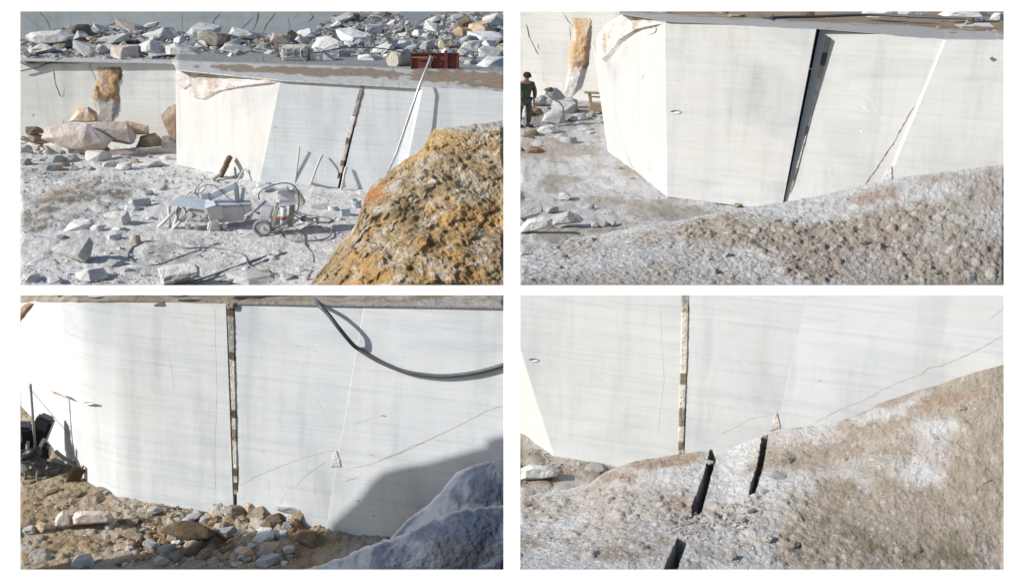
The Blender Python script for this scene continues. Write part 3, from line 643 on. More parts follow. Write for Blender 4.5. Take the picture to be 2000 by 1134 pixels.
def redpanel():
    p = G(850, 138, T1 + .1); s = p.length / 2000
    e = empty('steel_panel', p, 1, 'big red-brown ribbed steel panel standing against the rubble heap', 'steel panel'); e.scale = (s,) * 3; e.rotation_euler = (-.12, 0, .04)
    rm = plain('red_oxide_paint', (.20, .045, .035), .7, 0, .4, .08); rd = plain('dark_red_rib', (.15, .035, .03), .7, 0, .4, .1)
    part('plate', rm, e, lambda b: add_box(b, (0, 4, 17), (92, 2, 30), bev=.3))
    def ribs(b):
        add_box(b, (-10, 1, 18), (6, 5, 37)); add_box(b, (21, 1, 18), (6, 5, 37)); add_box(b, (44, 2, 17), (3, 4, 32)); add_box(b, (-45, 2, 17), (3, 4, 32)); add_box(b, (0, 1.5, 1.5), (92, 5, 2)); add_box(b, (0, 2, 32), (92, 4, 1.5))
    part('rib_frame', rd, e, ribs)
    part('rail', wood, e, lambda b: add_box(b, (-20, -.8, 24.5), (46, 1.2, 2)))
    part('hook', rust, e, lambda b: add_tube(b, smoothline([(-2, -1.5, 28), (-4, -2, 20), (-8, -2.2, 12), (-7, -2, 3)]), .9))
redpanel()
tag(tube_obj('hose', [Yp(x, y, 126) for x, y in [(600, 104), (632, 101), (660, 95), (700, 93.5), (735, 94), (770, 99), (792, 104)]], .07, rubber, 1), 'thin dark hose arching from the water tank over the white rocks', 'hose')
tag(tube_obj('hose', [G(x, y, T1 + .3) for x, y in [(600, 123), (640, 124.5), (690, 126), (740, 128)]], .06, rubber, 1), 'dark hose lying flat at the heap foot, tank to stone drum', 'hose')
tag(tube_obj('hose', [RB.hit(x, y, .4) for x, y in [(36, 140), (60, 134.5), (85, 127), (105, 119), (120, 113)]], .08, rubber, 1), 'dark hose draped over the weathered bench wall at far left', 'hose')
for q, pts in enumerate([[(370, 72), (392, 88), (420, 101), (470, 110)], [(455, 66), (480, 71), (505, 76)]]):
    tag(tube_obj('cable', [Yp(x, y, float(pileY(x, y)) - 3) for x, y in pts], .06, rubber, 1), ['dark cable crossing the left rubble heap downwards to the right', 'short dark cable on the heap left of the water tank'][q], 'cable')
e = empty('hose_post', G(514, 124, T1), 1, 'thin steel post with a crossbar left of the water tank', 'post')
tube_obj('pole', [G(514, 126, T1), Yp(515, 76, G(514, 126, T1).y)], .05, steel, 1, e, False); tube_obj('crossbar', [Yp(508, 77, G(514, 126, T1).y), Yp(522, 78, G(514, 126, T1).y)], .05, steel, 1, e, False)
# stones lying on the bench floor
for (x, y, w, h, c, lab) in [(430, 139, 22, 5, 't', 'tan flat stone on the bench above the broken corner'), (718, 152, 8, 4, 'w', 'tiny white stone on the dirt of the bench, centre'), (890, 161, 9, 3.5, 'w', 'tiny white stone on the bench right of the leaning pole'), (538, 117, 20, 12, 'b', 'brown stone beside the hose post')]:
    tagr(rock(1, x, y, w, h, M1[c], lambda a, b: G(a, b, T1 + .12), 'block', .1), lab, 'stones on the bench')
# poles leaning on the bench
def pole(pan, pts, r, mat, lab, nm='pole', cat='pole', grp=None, bits=None):
    o = tag(tube_obj(nm, pts, r, mat, pan, None, False), lab, cat, grp); return o
tall = [F1.hit(755, 342, 2.2), F1.hit(774, 300, 2.1), F1.hit(799, 228, 1.9), F1.hit(819, 168, 1.5), Yp(842, 110, F1.hit(819, 168).y - .3)]
pole(1, tall, .13, plain('galvanised_pole', (.62, .62, .64), .4, .4), 'tall slim metal pole leaning over the bench edge by the red panel')
tube_obj('pole', [Yp(700, 700, 10), Yp(701, 700, 10)], .001, steel, 3, None, False); bpy.data.objects.remove(bpy.data.objects[-1]) if False else None
for o_ in [o for o in COL.objects if o.name.startswith('pole') and 'label' not in o and o.parent is None]: PANEL.pop(o_.name, None); bpy.data.objects.remove(o_)
pole(1, [g1(576, 362) + Vector((0, 0, 0)), F1.hit(585, 288, .6)], .10, palehose, 'straight pale pole standing against the bench behind the wheeled machine', grp='pale poles against the bench')
tag(tube_obj('pole', [g1(606, 362), F1.hit(612, 345, 1.6), F1.hit(622, 318, 1.2), F1.hit(630, 303, .4)], .13, palehose, 1), 'bent pale pole leaning on the bench, middle one of three', 'pole', 'pale poles against the bench')
tag(tube_obj('pole', [g1(665, 374), F1.hit(670, 355, 1.0), F1.hit(673, 338, .7), F1.hit(677, 326, .4)], .16, palehose, 1), 'short thick pale pole under the rubble-filled cut', 'pole', 'pale poles against the bench')
tag(tube_obj('plank', [g1(430, 345), LF1.hit(440, 325, 1.5), LF1.hit(449, 307, .5)], [.35] * 17, rust, 1, seg=5), 'rusty brown plank leaning on the pale face behind the left machine', 'plank')
tag(tube_obj('drill_rod', [g1(414, 352), LF1.hit(432, 338, 1.4), LF1.hit(446, 322, .6)], .2, palehose, 1), 'dusty rod bundle beside the rusty plank', 'rod', 'rods at the bench corner')
tag(tube_obj('drill_rod', [g1(462, 358), LF1.hit(474, 334, .6), LF1.hit(480, 331, .3), LF1.hit(482, 336, .3)], .1, palehose, 1), 'thin bent rod at the bench right of the left machine', 'rod', 'rods at the bench corner')
# dusty drilling machines, modelled in pixel-sized units and scaled to their distance
def machine_left():
    p = g1(408, 448); s = p.length / 2000
    e = empty('drilling_machine', p, 1, 'dust-covered drilling machine with a pale blue hood, left of the wheeled one', 'machine', 'stone cutting machines'); e.scale = (s,) * 3
    def hood(b):
        vs = [(-66, -10, 50), (0, -14, 40), (20, -6, 46), (-8, 26, 52), (-52, 18, 58)]
        lo_ = [b.verts.new((x, y, z)) for x, y, z in vs]; hi = [b.verts.new((x, y, z + 3)) for x, y, z in vs]; n = 5
        b.faces.new(lo_[::-1]); b.faces.new(hi)
        for k in range(n): b.faces.new((lo_[k], lo_[(k + 1) % n], hi[(k + 1) % n], hi[k]))
    part('hood', blueish, e, hood)
    part('side_shield', dusty, e, lambda b: (add_box(b, (16, -4, 32), (26, 3, 24), (0, -.05, .5)), add_box(b, (2, -13, 37), (6, 2, 10))))
    part('engine_block', dusty, e, lambda b: (add_box(b, (-18, 6, 26), (38, 26, 24), (0, .03, 0), 2), add_box(b, (-20, -9, 24), (32, 4, 5)), add_box(b, (-20, -9, 15), (36, 4, 4))))
    part('flywheel', dusty, e, lambda b: (add_cyl(b, (-30, -7, 31), (-30, -12, 31), 6, 18), add_cyl(b, (-14, -7, 24), (-14, -12, 24), 5, 18)))
    part('rear_housing', dusty, e, lambda b: add_box(b, (38, 40, 26), (62, 50, 30), (0, 0, .35), 2))
    part('housing_lid', blueish, e, lambda b: add_box(b, (38, 40, 43), (66, 54, 2.5), (0, .04, .35), .8))
    part('boom', blueish, e, lambda b: (add_box(b, (22, 30, 66), (62, 14, 11), (0, -.42, .12), 1.5), add_box(b, (-8, 26, 56), (14, 16, 16), (0, 0, .2), 1)))
    part('boom_post', dusty, e, lambda b: (add_box(b, (46, 44, 58), (7, 8, 34)), add_box(b, (56, 46, 54), (6, 6, 30), (0, .25, 0))))
    part('rock_foot', dusty, e, lambda b: add_box(b, (12, -8, 9), (24, 18, 18), (.1, .1, .4), 3, taper=(.7, .8)))
    for c_, d_, r_ in (((-38, -2, 6), (9, 12, 12), (0, 0, .2)), ((-20, -10, 6), (6, 8, 13), (0, .3, .2)), ((30, -2, 7), (9, 10, 12), (0, -.3, .5))):
        part('roller', dusty, e, lambda b, c_=c_, d_=d_, r_=r_: add_box(b, c_, d_, r_, 2))
    for q, (a, b2) in enumerate([((-66, -6, 0), (-48, -4, 42)), ((-68, -10, 0), (-30, 0, 36)), ((-92, -6, 6), (-60, 0, 34)), ((-74, 4, 2), (-72, 6, 44))]):
        part('strut', dusty, e, lambda b, a=a, b2=b2: add_cyl(b, a, b2, 3.2, 8))
    part('coiled_hose', greyhose, e, lambda b: [add_tube(b, [Vector((-46 + 9 * math.cos(t / 10 * 6.283), -8 + k * 1.5, 32 + 16 * math.sin(t / 10 * 6.283))) for t in range(11)], 1.1, 6) for k in range(3)])
    part('cable', rubber, e, lambda b: (add_tube(b, smoothline([(-20, 20, 60), (-14, 18, 76), (10, 20, 80), (30, 24, 60), (44, 28, 46), (58, 20, 44), (66, 14, 30)]), .7, 6), add_tube(b, smoothline([(-18, 20, 56), (-22, 10, 70), (-14, 14, 84)]), .7, 6)))
    part('guard_tube', dusty, e, lambda b: (add_tube(b, smoothline([(-52, 30, 50), (-40, 34, 62), (-24, 40, 60), (-10, 40, 72)]), 1.8, 7), add_tube(b, smoothline([(-56, 20, 48), (-30, 30, 64), (-16, 34, 84)]), 1.4, 7), add_cyl(b, (66, 10, 22), (86, 18, 34), 1.8, 7)))
machine_left()
def machine_wheel():
    p = g1(545, 456); s = p.length / 2000
    e = empty('cutting_machine', p, 1, 'wheeled stone cutting machine with a pale sloping hood and cables', 'machine', 'stone cutting machines'); e.scale = (s,) * 3
    wh = plain('pale_hood_paint', (.60, .63, .68), .6, 0, .2, .1)
    def hood(b):
        add_box(b, (20, 16, 68), (44, 42, 26), (0, -.14, .15), 1.5, taper=(.55, .8))
        add_box(b, (14, 2, 84), (22, 22, 12), (0, -.1, .15), 1, taper=(.8, .8))
    part('hood', wh, e, hood)
    part('hood_side', dusty, e, lambda b: add_box(b, (41, 8, 68), (14, 30, 28), (0, -.35, .1), 1, taper=(.6, .8)))
    part('tank_box', wh, e, lambda b: add_box(b, (-22, 10, 42), (20, 24, 22), (0, .3, 0), 1.5))
    part('lower_box', dusty, e, lambda b: add_box(b, (-26, 8, 20), (24, 22, 26), (0, .3, 0), 1.5))
    part('mast', plain('tan_mast_paint', (.42, .39, .32), .7), e, lambda b: (add_box(b, (-6, 0, 30), (7, 8, 52), (0, .28, 0), .6), add_box(b, (8, 2, 30), (8, 8, 52), (0, .18, 0), .6), add_box(b, (24, 10, 34), (9, 8, 46), (0, .15, 0), .6)))
    part('cylinder', wh, e, lambda b: (add_cyl(b, (10, -6, 18), (14, -6, 52), 5.5, 16), add_cyl(b, (8, -6, 4), (10, -6, 18), 1.6, 8)))
    part('red_band', redspot, e, lambda b: add_cyl(b, (11.2, -6, 29), (12, -6, 36), 6, 16))
    def wheel(b):
        add_tube(b, [Vector((-27 + 15 * math.cos(t / 24 * 6.2832), -14, 15 + 13 * math.sin(t / 24 * 6.2832))) for t in range(25)], 3.4, 8)
    w_ = part('wheel', dusty, e, lambda b: (add_cyl(b, (-27, -12, 15), (-27, -15, 15), 12, 24), add_cyl(b, (-27, -11, 15), (-27, -18, 15), 3, 12))); t_ = part('tyre', greyhose, e, wheel); t_.parent = w_; t_.location = (0, 0, 0)
    part('handle', greyhose, e, lambda b: (add_cyl(b, (-60, -4, 30), (-22, 6, 62), 2.2, 8), add_cyl(b, (-62, -4, 28), (-54, -4, 34), 3.5, 8)))
    part('axle', dusty, e, lambda b: (add_cyl(b, (-28, -14, 15), (6, 4, 12), 2, 8), add_cyl(b, (-30, -10, 2), (50, 0, 20), 1.4, 8)))
    part('power_cable', rubber, e, lambda b: (add_tube(b, smoothline([(-30, -10, 68), (-28, -14, 82), (-10, -14, 94), (20, -10, 100), (38, -6, 92), (44, -8, 70), (40, -10, 48), (26, -12, 32), (-10, -14, 10), (-40, -12, 4)]), 1.1, 7), add_tube(b, smoothline([(30, -2, 52), (36, -4, 40), (60, -8, 32), (80, -8, 34)]), 1.1, 7)))
machine_wheel()
def gcable(pan, pts, r, mat, lab, z=Z1, nm='cable'):
    return tag(tube_obj(nm, [G(x, y, z + r + .08) for x, y in pts], r, mat, pan), lab, 'cable', None)
gcable(1, [(546, 448), (552, 463), (575, 470), (605, 470), (635, 466), (648, 455), (640, 445), (615, 441), (592, 446), (588, 462), (597, 480), (611, 497), (612, 515), (606, 535), (600, 545)], .07, greyhose, 'long looped cable in front of the wheeled machine running to the boulder')
gcable(1, [(570, 418), (590, 428), (620, 433), (643, 434), (646, 427), (625, 424), (600, 420), (575, 412)], .07, rubber, 'small dark cable loop right of the wheeled machine')
gcable(1, [(610, 425), (616, 433), (600, 438), (585, 430), (595, 420)], .09, palehose, 'small pale cable ring right of the wheeled machine')
gcable(1, [(475, 405), (490, 410), (505, 416), (520, 412)], .10, rubber, 'short dark cable between the two machines')
gcable(1, [(262, 512), (250, 500), (258, 484), (280, 474), (310, 472), (335, 478), (365, 484), (410, 483), (455, 490), (480, 502), (484, 515), (500, 525), (540, 538), (600, 537), (612, 528)], .07, greyhose, 'long grey cable curving across the floor to the bottom of the boulder')
gcable(1, [(256, 510), (280, 517), (310, 516), (345, 503), (400, 484), (425, 474)], .05, greyhose, 'thin grey cable crossing the long curved one on the floor')
gcable(1, [(350, 556), (400, 542), (450, 524), (510, 503), (530, 497)], .08, greyhose, 'dark hose running up from the front white block')
gcable(1, [(370, 556), (420, 543), (470, 528), (515, 509), (560, 492)], .06, greyhose, 'grey hose beside the dark hose in the foreground')
def small_things():
    p = g1(697, 408); s = p.length / 2000; e = empty('bucket', p, 1, 'pale plastic bucket right of the white box near the boulder', 'bucket'); e.scale = (s,) * 3
    def bk(b):
        n = 20; R_ = [(0, .0), (7.5, 0), (10, 18), (9, 18), (7, 1.5), (0, 1.5)]; rg = []
        for r_, z in R_[1:5]: rg.append([b.verts.new((r_ * math.cos(q / n * 6.2832), r_ * math.sin(q / n * 6.2832), z)) for q in range(n)])
        for k in range(3):
            for q in range(n): b.faces.new((rg[k][q], rg[k][(q + 1) % n], rg[k + 1][(q + 1) % n], rg[k + 1][q]))
        b.faces.new(rg[0][::-1]); b.faces.new(rg[3])
    bl = plain('pale_plastic', (.50, .55, .60), .5, 0, .2); part('pail', bl, e, bk); part('handle', steel, e, lambda b: add_tube(b, smoothline([(-10, 0, 17), (-6, -8, 12), (0, -10, 9), (6, -8, 12), (10, 0, 17)]), .5, 6))
    p = g1(674, 424); s = p.length / 2000; e = empty('box', p, 1, 'small white box with a lid on the floor left of the bucket', 'box'); e.scale = (s,) * 3
    part('carton', bl, e, lambda b: add_box(b, (0, 6, 7), (17, 14, 14), (0, 0, .3), .5)); part('lid', bl, e, lambda b: add_box(b, (0, 6, 15), (19, 16, 2.5), (0, 0, .3), .5))
    p = g1(650, 415); s = p.length / 2000; e = empty('bucket', p, 1, 'low dusty bucket left of the small white box', 'bucket'); e.scale = (s,) * 3; part('pail', dusty, e, lambda b: (add_cyl(b, (0, 6, 0), (0, 6, 11), 9, 18, r2=10), add_cyl(b, (0, 6, 11), (0, 6, 12), 10.6, 18)))
    for x, y, r_, lab in ((652, 430, 6, 'left flat round white disc on the floor before the box'), (663, 431, 6.5, 'right flat round white disc on the floor before the box')):
        p = g1(x, y); s = p.length / 2000; bm = bmesh.new(); add_cyl(bm, (0, 3, 0), (0, 3, 4), r_, 18); add_cyl(bm, (0, 3, 4), (0, 3, 5.2), r_ * .7, 18); o = link('disc', bm_mesh(bm), dusty, pan=1, loc=p); o.scale = (s,) * 3; tag(o, lab, 'disc', 'flat discs by the box')
    p = g1(632, 424); s = p.length / 2000; bm = bmesh.new(); add_box(bm, (0, 0, 1), (12, 3, 3)); add_box(bm, (-5, 6, 1), (2.5, 12, 3)); add_box(bm, (5, 6, 1), (2.5, 12, 3)); add_box(bm, (0, 12, 1), (12, 2.5, 3)); o = link('bracket', bm_mesh(bm), dusty, pan=1, loc=p); o.scale = (s,) * 3
    tag(o, 'small pale metal bracket lying near the cable loops', 'bracket')
small_things()
FR = [
 (288, 288, 54, 24, 'b', 'block', 'brown cracked stone right of the big pinkish-white block'), (328, 288, 30, 24, 'p', 'block', 'pinkish stone at the foot of the corner block'),
 (72, 284, 46, 20, 't', 'lump', 'yellowish stone left of the big pinkish slab'), (62, 262, 32, 14, 'b', 'slab', 'brown stone under the bench wall at the left edge'), (186, 304, 62, 18, 'o', 'slab', 'orange flat stone at the lower front of the pinkish slabs'),
 (48, 300, 26, 16, 'w', 'block', 'white stone at the left edge below the yellowish stone'), (238, 308, 50, 16, 'p', 'slab', 'pinkish rounded stone in front of the pinkish-white block'), (184, 318, 52, 22, 'w', 'block', 'large smooth white stone below the orange flat stone'), (134, 318, 40, 16, 'w', 'slab', 'white flat stone left of the large smooth white stone'),
 (102, 322, 36, 18, 'g', 'block', 'grey stone in the left rubble strip'), (95, 336, 44, 16, 'g', 'slab', 'grey flat stone at the lower edge of the left rubble strip'), (240, 331, 32, 12, 'w', 'slab', 'white stone alone on the dust below the rubble strip'), (294, 326, 46, 10, 'w', 'slab', 'thin white slab lying towards the corner block foot'), (322, 313, 26, 8, 'p', 'slab', 'pinkish chip at the foot of the corner block'),
 (270, 406, 42, 18, 'w', 'block', 'white block behind the sharp-edged wedge stone'), (255, 413, 30, 14, 'w', 'slab', 'small slab leaning on the white block, mid floor'),
 (310, 372, 30, 14, 'w', 'wedge', 'white stone left of the drilling machine, mid floor'), (322, 358, 12, 8, 'w', 'block', 'little white stone behind the one left of the drilling machine'), (288, 380, 20, 8, 'w', 'slab', 'flat white chip between two white stones, mid floor'), (150, 456, 66, 20, 'w', 'slab', 'long pale stone in the heap left of the sharp-edged wedge'), (188, 456, 30, 16, 'w', 'slab', 'pale slab right of the long pale stone'),
 (222, 474, 28, 16, 'w', 'block', 'white stone in front of the sharp-edged wedge'), (228, 456, 36, 12, 'w', 'slab', 'white flat stone under the sharp-edged wedge'), (172, 548, 66, 20, 'w', 'slab', 'half-buried white slab at the lower left'), (222, 522, 42, 12, 'w', 'slab', 'pale slab lying flat right of the large wedge'), (246, 535, 18, 12, 'w', 'block', 'small white cube of stone right of the half-buried slab'),
 (262, 478, 22, 20, 'p', 'slab', 'round brownish stone left of the grey cable curve'), (232, 490, 16, 8, 'w', 'slab', 'small dark-edged stone near the cable curve'), (485, 556, 116, 12, 'w', 'slab', 'white slab at the bottom edge, centre'), (560, 549, 30, 14, 'w', 'block', 'white stone at the bottom right of the floor'), (530, 509, 24, 10, 'w', 'slab', 'white stone just above the cable, bottom centre'), (540, 498, 26, 10, 'w', 'slab', 'flat white stone behind the bottom centre stone'), (585, 535, 24, 16, 'w', 'wedge', 'pointed white stone beside the boulder foot'),
 (598, 552, 20, 14, 'w', 'block', 'white stone touching the boulder foot'), (518, 540, 24, 14, 't', 'slab', 'tan stone at the bottom centre beside the hose'), (480, 536, 24, 14, 'w', 'wedge', 'white pointed stone between the hoses'), (515, 366, 34, 10, 'w', 'slab', 'white slab against the front of the bench behind the wheeled machine'), (510, 380, 44, 12, 'w', 'block', 'pale stone left behind the wheeled machine'), (625, 412, 42, 14, 'g', 'slab', 'brown-edged flat stone right of the wheeled machine'),
 (105, 553, 36, 10, 'g', 'slab', 'grey flat stone at the lower left edge'), (56, 552, 34, 16, 'w', 'slab', 'white stone in the bottom left corner'), (118, 470, 26, 10, 'g', 'slab', 'grey chip above the large white wedge')]
g1c = lambda x, y: g1(x, y) if y > 300 else Yp(x, y, g1(x, 300).y)
taken = []
for (x, y, w, h, c, k, lab) in FR:
    tagr(rock(1, x, y, w, h, M1[c], g1c, k, .10, depth=.7), lab, 'stones on the dusty floor'); taken.append((x, y - h * .3, w * .8, h * .8))
g1c = lambda x, y: g1(x, y) if y > 300 else Yp(x, y, g1(x, 300).y)
FG = 'stones on the dusty floor'
orock(1, [(77, 270), (95, 245), (170, 240), (172, 252), (222, 272), (205, 292), (168, 294), (118, 287)], g1(150, 306), M1['p'], 'big pinkish slab with orange lower edge under the bench wall', FG, ridge=[(100, 268, .12), (165, 258, .14), (205, 276, .1), (160, 290, .14)], back=.6)
orock(1, [(161, 243), (176, 240), (247, 237), (256, 247), (268, 266), (262, 280), (250, 283), (205, 273), (162, 255)], g1(212, 302), M1['p'], 'big pinkish-white block touching the right of the pinkish slab', FG, ridge=[(190, 252, .14), (250, 252, .14), (255, 278, .12), (200, 268, .14)], back=.6)
orock(1, [(132, 237), (152, 212), (172, 208), (188, 218), (194, 237), (165, 240)], g1(166, 297), M1['o'], 'orange boulder below the orange fracture of the bench wall', FG)
orock(1, [(244, 235), (290, 245), (292, 262), (258, 264), (246, 248)], g1(268, 297), M1['o'], 'orange slab behind the big pinkish-white block', FG)
orock(1, [(314, 226), (330, 208), (345, 202), (346, 250), (345, 280), (332, 270), (332, 246), (318, 240)], g1(337, 298), M1['o'], 'orange boulder wedged at the left corner of the corner block', FG, back=.3)
orock(1, [(99, 487), (120, 470), (175, 463), (184, 474), (178, 497), (168, 513), (150, 506), (108, 494)], g1(140, 513), M1['w'], 'large white marble wedge alone in the left foreground', FG, ridge=[(104, 489, .1), (152, 499, .34), (165, 512, .3), (110, 495, .12)], back=.7)
orock(1, [(307, 524), (322, 518), (380, 513), (391, 522), (390, 540), (336, 557), (316, 555)], g1(345, 557), M1['w'], 'large white squared block at the bottom centre left', FG, ridge=[(310, 527, .12), (318, 540, .2), (385, 530, .16), (320, 556, .18), (388, 541, .12)], back=.6)
orock(1, [(200, 421), (212, 413), (250, 411), (256, 428), (253, 436), (236, 441), (222, 434)], g1(232, 441), M1['w'], 'white wedge stone midway up the floor, sharp edge left', FG, ridge=[(203, 422, .1), (238, 425, .3), (240, 440, .25), (205, 425, .1)], back=.6)
RG = 'boulders of the rubble heap'; hp_ = lambda x, y: pat(x, y)
orock(1, [(49, 70), (60, 63), (120, 58), (148, 68), (140, 80), (110, 86), (72, 88), (58, 82)], pat(92, 90), M1['w'], 'long white marble slab at the left end of the rubble heap', RG)
orock(1, [(599, 98), (616, 91), (632, 96), (662, 122), (600, 123)], G(630, 124, T1), M1['w'], 'large white wedge resting beside the water tank', RG)
orock(1, [(322, 90), (340, 84), (372, 94), (404, 111), (360, 110), (325, 108)], pat(355, 111), M1['w'], 'long white wedge pointing right at the foot of the heap', RG)
mk1b = [(140, 270, 'the pinkish slab'), (250, 300, 'the pinkish-white block'), (143, 490, 'the large wedge'), (232, 425, 'the sharp-edged wedge'), (348, 535, 'the squared block'), (60, 320, 'the left rubble strip'), (470, 370, 'the bench foot')]
scatter(1, [(39, 262), (100, 295), (230, 300), (300, 308), (220, 330), (110, 340), (39, 345)], 40, (9, 30), 'wwwggtpo', M1, g1c, mk1b, 'on the dusty floor', 'stones on the dusty floor', 31, (.35, .6), ('slab', 'block'), .7, taken=taken)
scatter(1, [(60, 440), (240, 380), (300, 430), (260, 500), (240, 555), (60, 555)], 16, (8, 22), 'wwwg', M1, g1, mk1b, 'on the dusty floor', 'stones on the dusty floor', 32, (.3, .55), ('slab', 'block'), 1.1, taken=taken)
chips('stone_chips', 1, [(39, 290), (340, 325), (500, 365), (700, 375), (700, 440), (600, 556), (39, 556)], 3600, (2., 10), [M1['w'], M1['g'], M1['w']], g1, 22, avoid=[[(350, 380), (460, 380), (460, 450), (350, 450)]], label='loose marble chips strewn over the dusty floor')
chips('stone_chips', 1, [(505, 362), (720, 374), (700, 405), (560, 400)], 260, (3, 9), [M1['w'], M1['g'], M1['b']], g1, 23, label='loose chips piled along the foot of the sawn bench')
# large yellow-brown boulder in front
cr = [(604, 557), (640, 508), (660, 480), (690, 448), (699, 427), (706, 405), (714, 384), (725, 366), (741, 351), (760, 338), (790, 312), (815, 298), (828, 288), (838, 262), (850, 254), (880, 249), (930, 243), (985, 234)]
def boulder(name, pan, cr, x0, bottom, Yfn, amp, colfn, mat, label, step=2.4, nv=110, seed=0, cat='boulder', nsc=.25, round_=4., rpx=26, back=6.):
    PX, PY, VV, nu, nv = crest_grid(cr, [(0, bottom), (2000, bottom)], x0, PAN[pan][2], step, nv)
    cx = np.interp(PX, [c[0] for c in cr], [c[1] for c in cr]) + (fbm(np.c_[PX * .08, PX * 0, PX * 0], 1, 3, seed) - .5) * 9 * edge_fade(PX, PX * 0 + (PAN[pan][1] + 40), pan, 30)
    PY = cx * (1 - VV) + bottom * VV; P = np.c_[PX, PY]; R = rays(P)
    xs_ = np.linspace(cr[0][0], cr[-1][0], 300); cs_ = np.interp(xs_, [c[0] for c in cr], [c[1] for c in cr]); kk = np.exp(-((xs_[:, None] - xs_[None]) / 22) ** 2); cs_ = (kk @ cs_) / kk.sum(1)
    Y = Yfn(PX, PY) + round_ * np.exp(-np.clip(PY - np.interp(PX, xs_, cs_), -20, 999) / rpx); W3 = R * (Y / R[:, 1])[:, None]
    n = fbm(W3, nsc, 6, seed, .6) - .5; rg = 1 - np.abs(fbm(W3, nsc * 2.2, 5, seed + 3, .6) * 2 - 1) * 2
    st_n = fbm(W3 * np.array([1, 1, 1.6]), nsc * 2.6, 3, seed + 31, .5) * 7; st_ = (np.floor(st_n) + sm(st_n - np.floor(st_n), .72, 1.)) / 7 - .5
    dn = (n * 1.5 + st_ * (1.3 if nsc < .5 else .45) + rg * .2 + (fbm(W3, nsc * 9, 4, seed + 6, .65) - .5) * .5) * amp * edge_fade(PX, PY, pan, 6) * np.clip(.25 + (PY - cx) / 15, 0, 1)
    Wd = W3 - (R / np.linalg.norm(R, axis=1)[:, None]) * (dn * .8)[:, None]; Wd[:, 2] += dn * .35
    C = colfn(P, W3, cx)
    o = grid_mesh(name, Wd, C, nu, nv, mat, pan, skirt={'back': np.array((0, back, -back * .8)), 'right': back, 'front': back, 'left': np.array((0, back, -back))}, smooth=nsc > .5)
    return tag(o, label, cat)
def bcol(P, W3, cx):
    n = fbm(W3, .22, 5, 71, .6); n2 = fbm(W3, .8, 5, 72, .6); C = mixc(np.tile([.42, .31, .18], (len(P), 1)), (.54, .34, .15), sm(n, .45, .62))
    C = mixc(C, (.58, .50, .38), sm(n2, .50, .62) * .85); C = mixc(C, (.17, .12, .08), sm(fbm(W3, .7, 5, 73, .65), .57, .67) * .7)
    C = mixc(C, (.62, .60, .58), sm(fbm(W3 * np.array([1, 1, 2]), .9, 4, 75), .66, .74) * .8)
    C = mixc(C, (.48, .20, .06), np.exp(-((P[:, 0] - 725) / 28) ** 2 - ((P[:, 1] - 378) / 18) ** 2) * .9)
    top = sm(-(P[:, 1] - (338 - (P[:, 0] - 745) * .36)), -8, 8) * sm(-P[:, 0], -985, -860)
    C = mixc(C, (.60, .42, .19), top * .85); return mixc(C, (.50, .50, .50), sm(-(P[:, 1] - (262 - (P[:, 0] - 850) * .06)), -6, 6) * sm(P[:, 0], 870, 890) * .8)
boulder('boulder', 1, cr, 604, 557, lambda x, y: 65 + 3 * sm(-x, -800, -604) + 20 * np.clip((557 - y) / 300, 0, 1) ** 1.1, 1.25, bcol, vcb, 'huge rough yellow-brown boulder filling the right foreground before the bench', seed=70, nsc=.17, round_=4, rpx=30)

# =====================================================================================================
# TERRACE 2 (upper right): close corner of the bench, rough mound in front
# =====================================================================================================
Z2 = -10.; g2 = lambda x, y: G(x, y, Z2); M2 = stonemats(1.6); M2D = stonemats(1.61, .45)
mar2 = marble('sawn_marble_upper_right', 2.2, (.565, .565, .555), (.45, .475, .49), veins=.6, streak=.4, warm=.15); mar2w = marble('sunlit_white_face', 2.2, (.56, .56, .55), veins=.2, streak=.3, warm=.3)  # sunlight put into the sun-facing copy of the marble as fainter veins
vc2 = vcol('mound_soil', .8, 1., 14, grain=.55)
PX, PY, VV, nu, nv = crest_grid([(1016, 180), (1250, 200), (1960, 330)], [(1016, 500), (1960, 400)], 1016, 1960.5, 3, 110)
P2 = np.c_[PX, PY]; R = rays(P2); W3 = R * (Z2 / R[:, 2])[:, None]; ck, cid = cells(W3, 1.6, 5, .3)
W3[:, 2] += ((fbm(W3, .35, 5, 81) - .5) * .5 + (fbm(W3, 2.2, 3, 82) - .5) * .18 + ck * .12) * edge_fade(PX, PY, 2, 6) * sm(PY, 200, 250)
C = mixc(np.tile([.64, .635, .63], (len(P2), 1)), (.47, .43, .38), sm(fbm(W3, .5, 5, 84) + blobs(P2, [(1090, 290, 90, 26, 0, .3), (1400, 420, 140, 16, .1, .25), (1150, 450, 200, 14, .05, .2)]), .5, .68))
C = mixc(C, (.5, .34, .22), blobs(P2, [(1173, 324, 10, 5, .1, .7)])); C = mixc(C, (.33, .30, .27), blobs(P2, [(1080, 240, 80, 24, 0, .8)]))
grid_mesh('ground', W3, C, nu, nv, vc2, 2, skirt={'left': 3., 'right': 3., 'back': np.array((0, 0, -1.)), 'front': np.array((0, 0, -2.))}, kind='structure')
Bb = g2(1303, 384); F2 = vplane(Bb, g2(1960, 467), .0); Ab = g2(1187, 296); LF2 = plane3(Ab, Bb, F2.hit(1299, 42)); D2 = Vector((3.2, 9, 0))
bm2 = [mar2, crackm, crackd, scr, seam, mar2w]
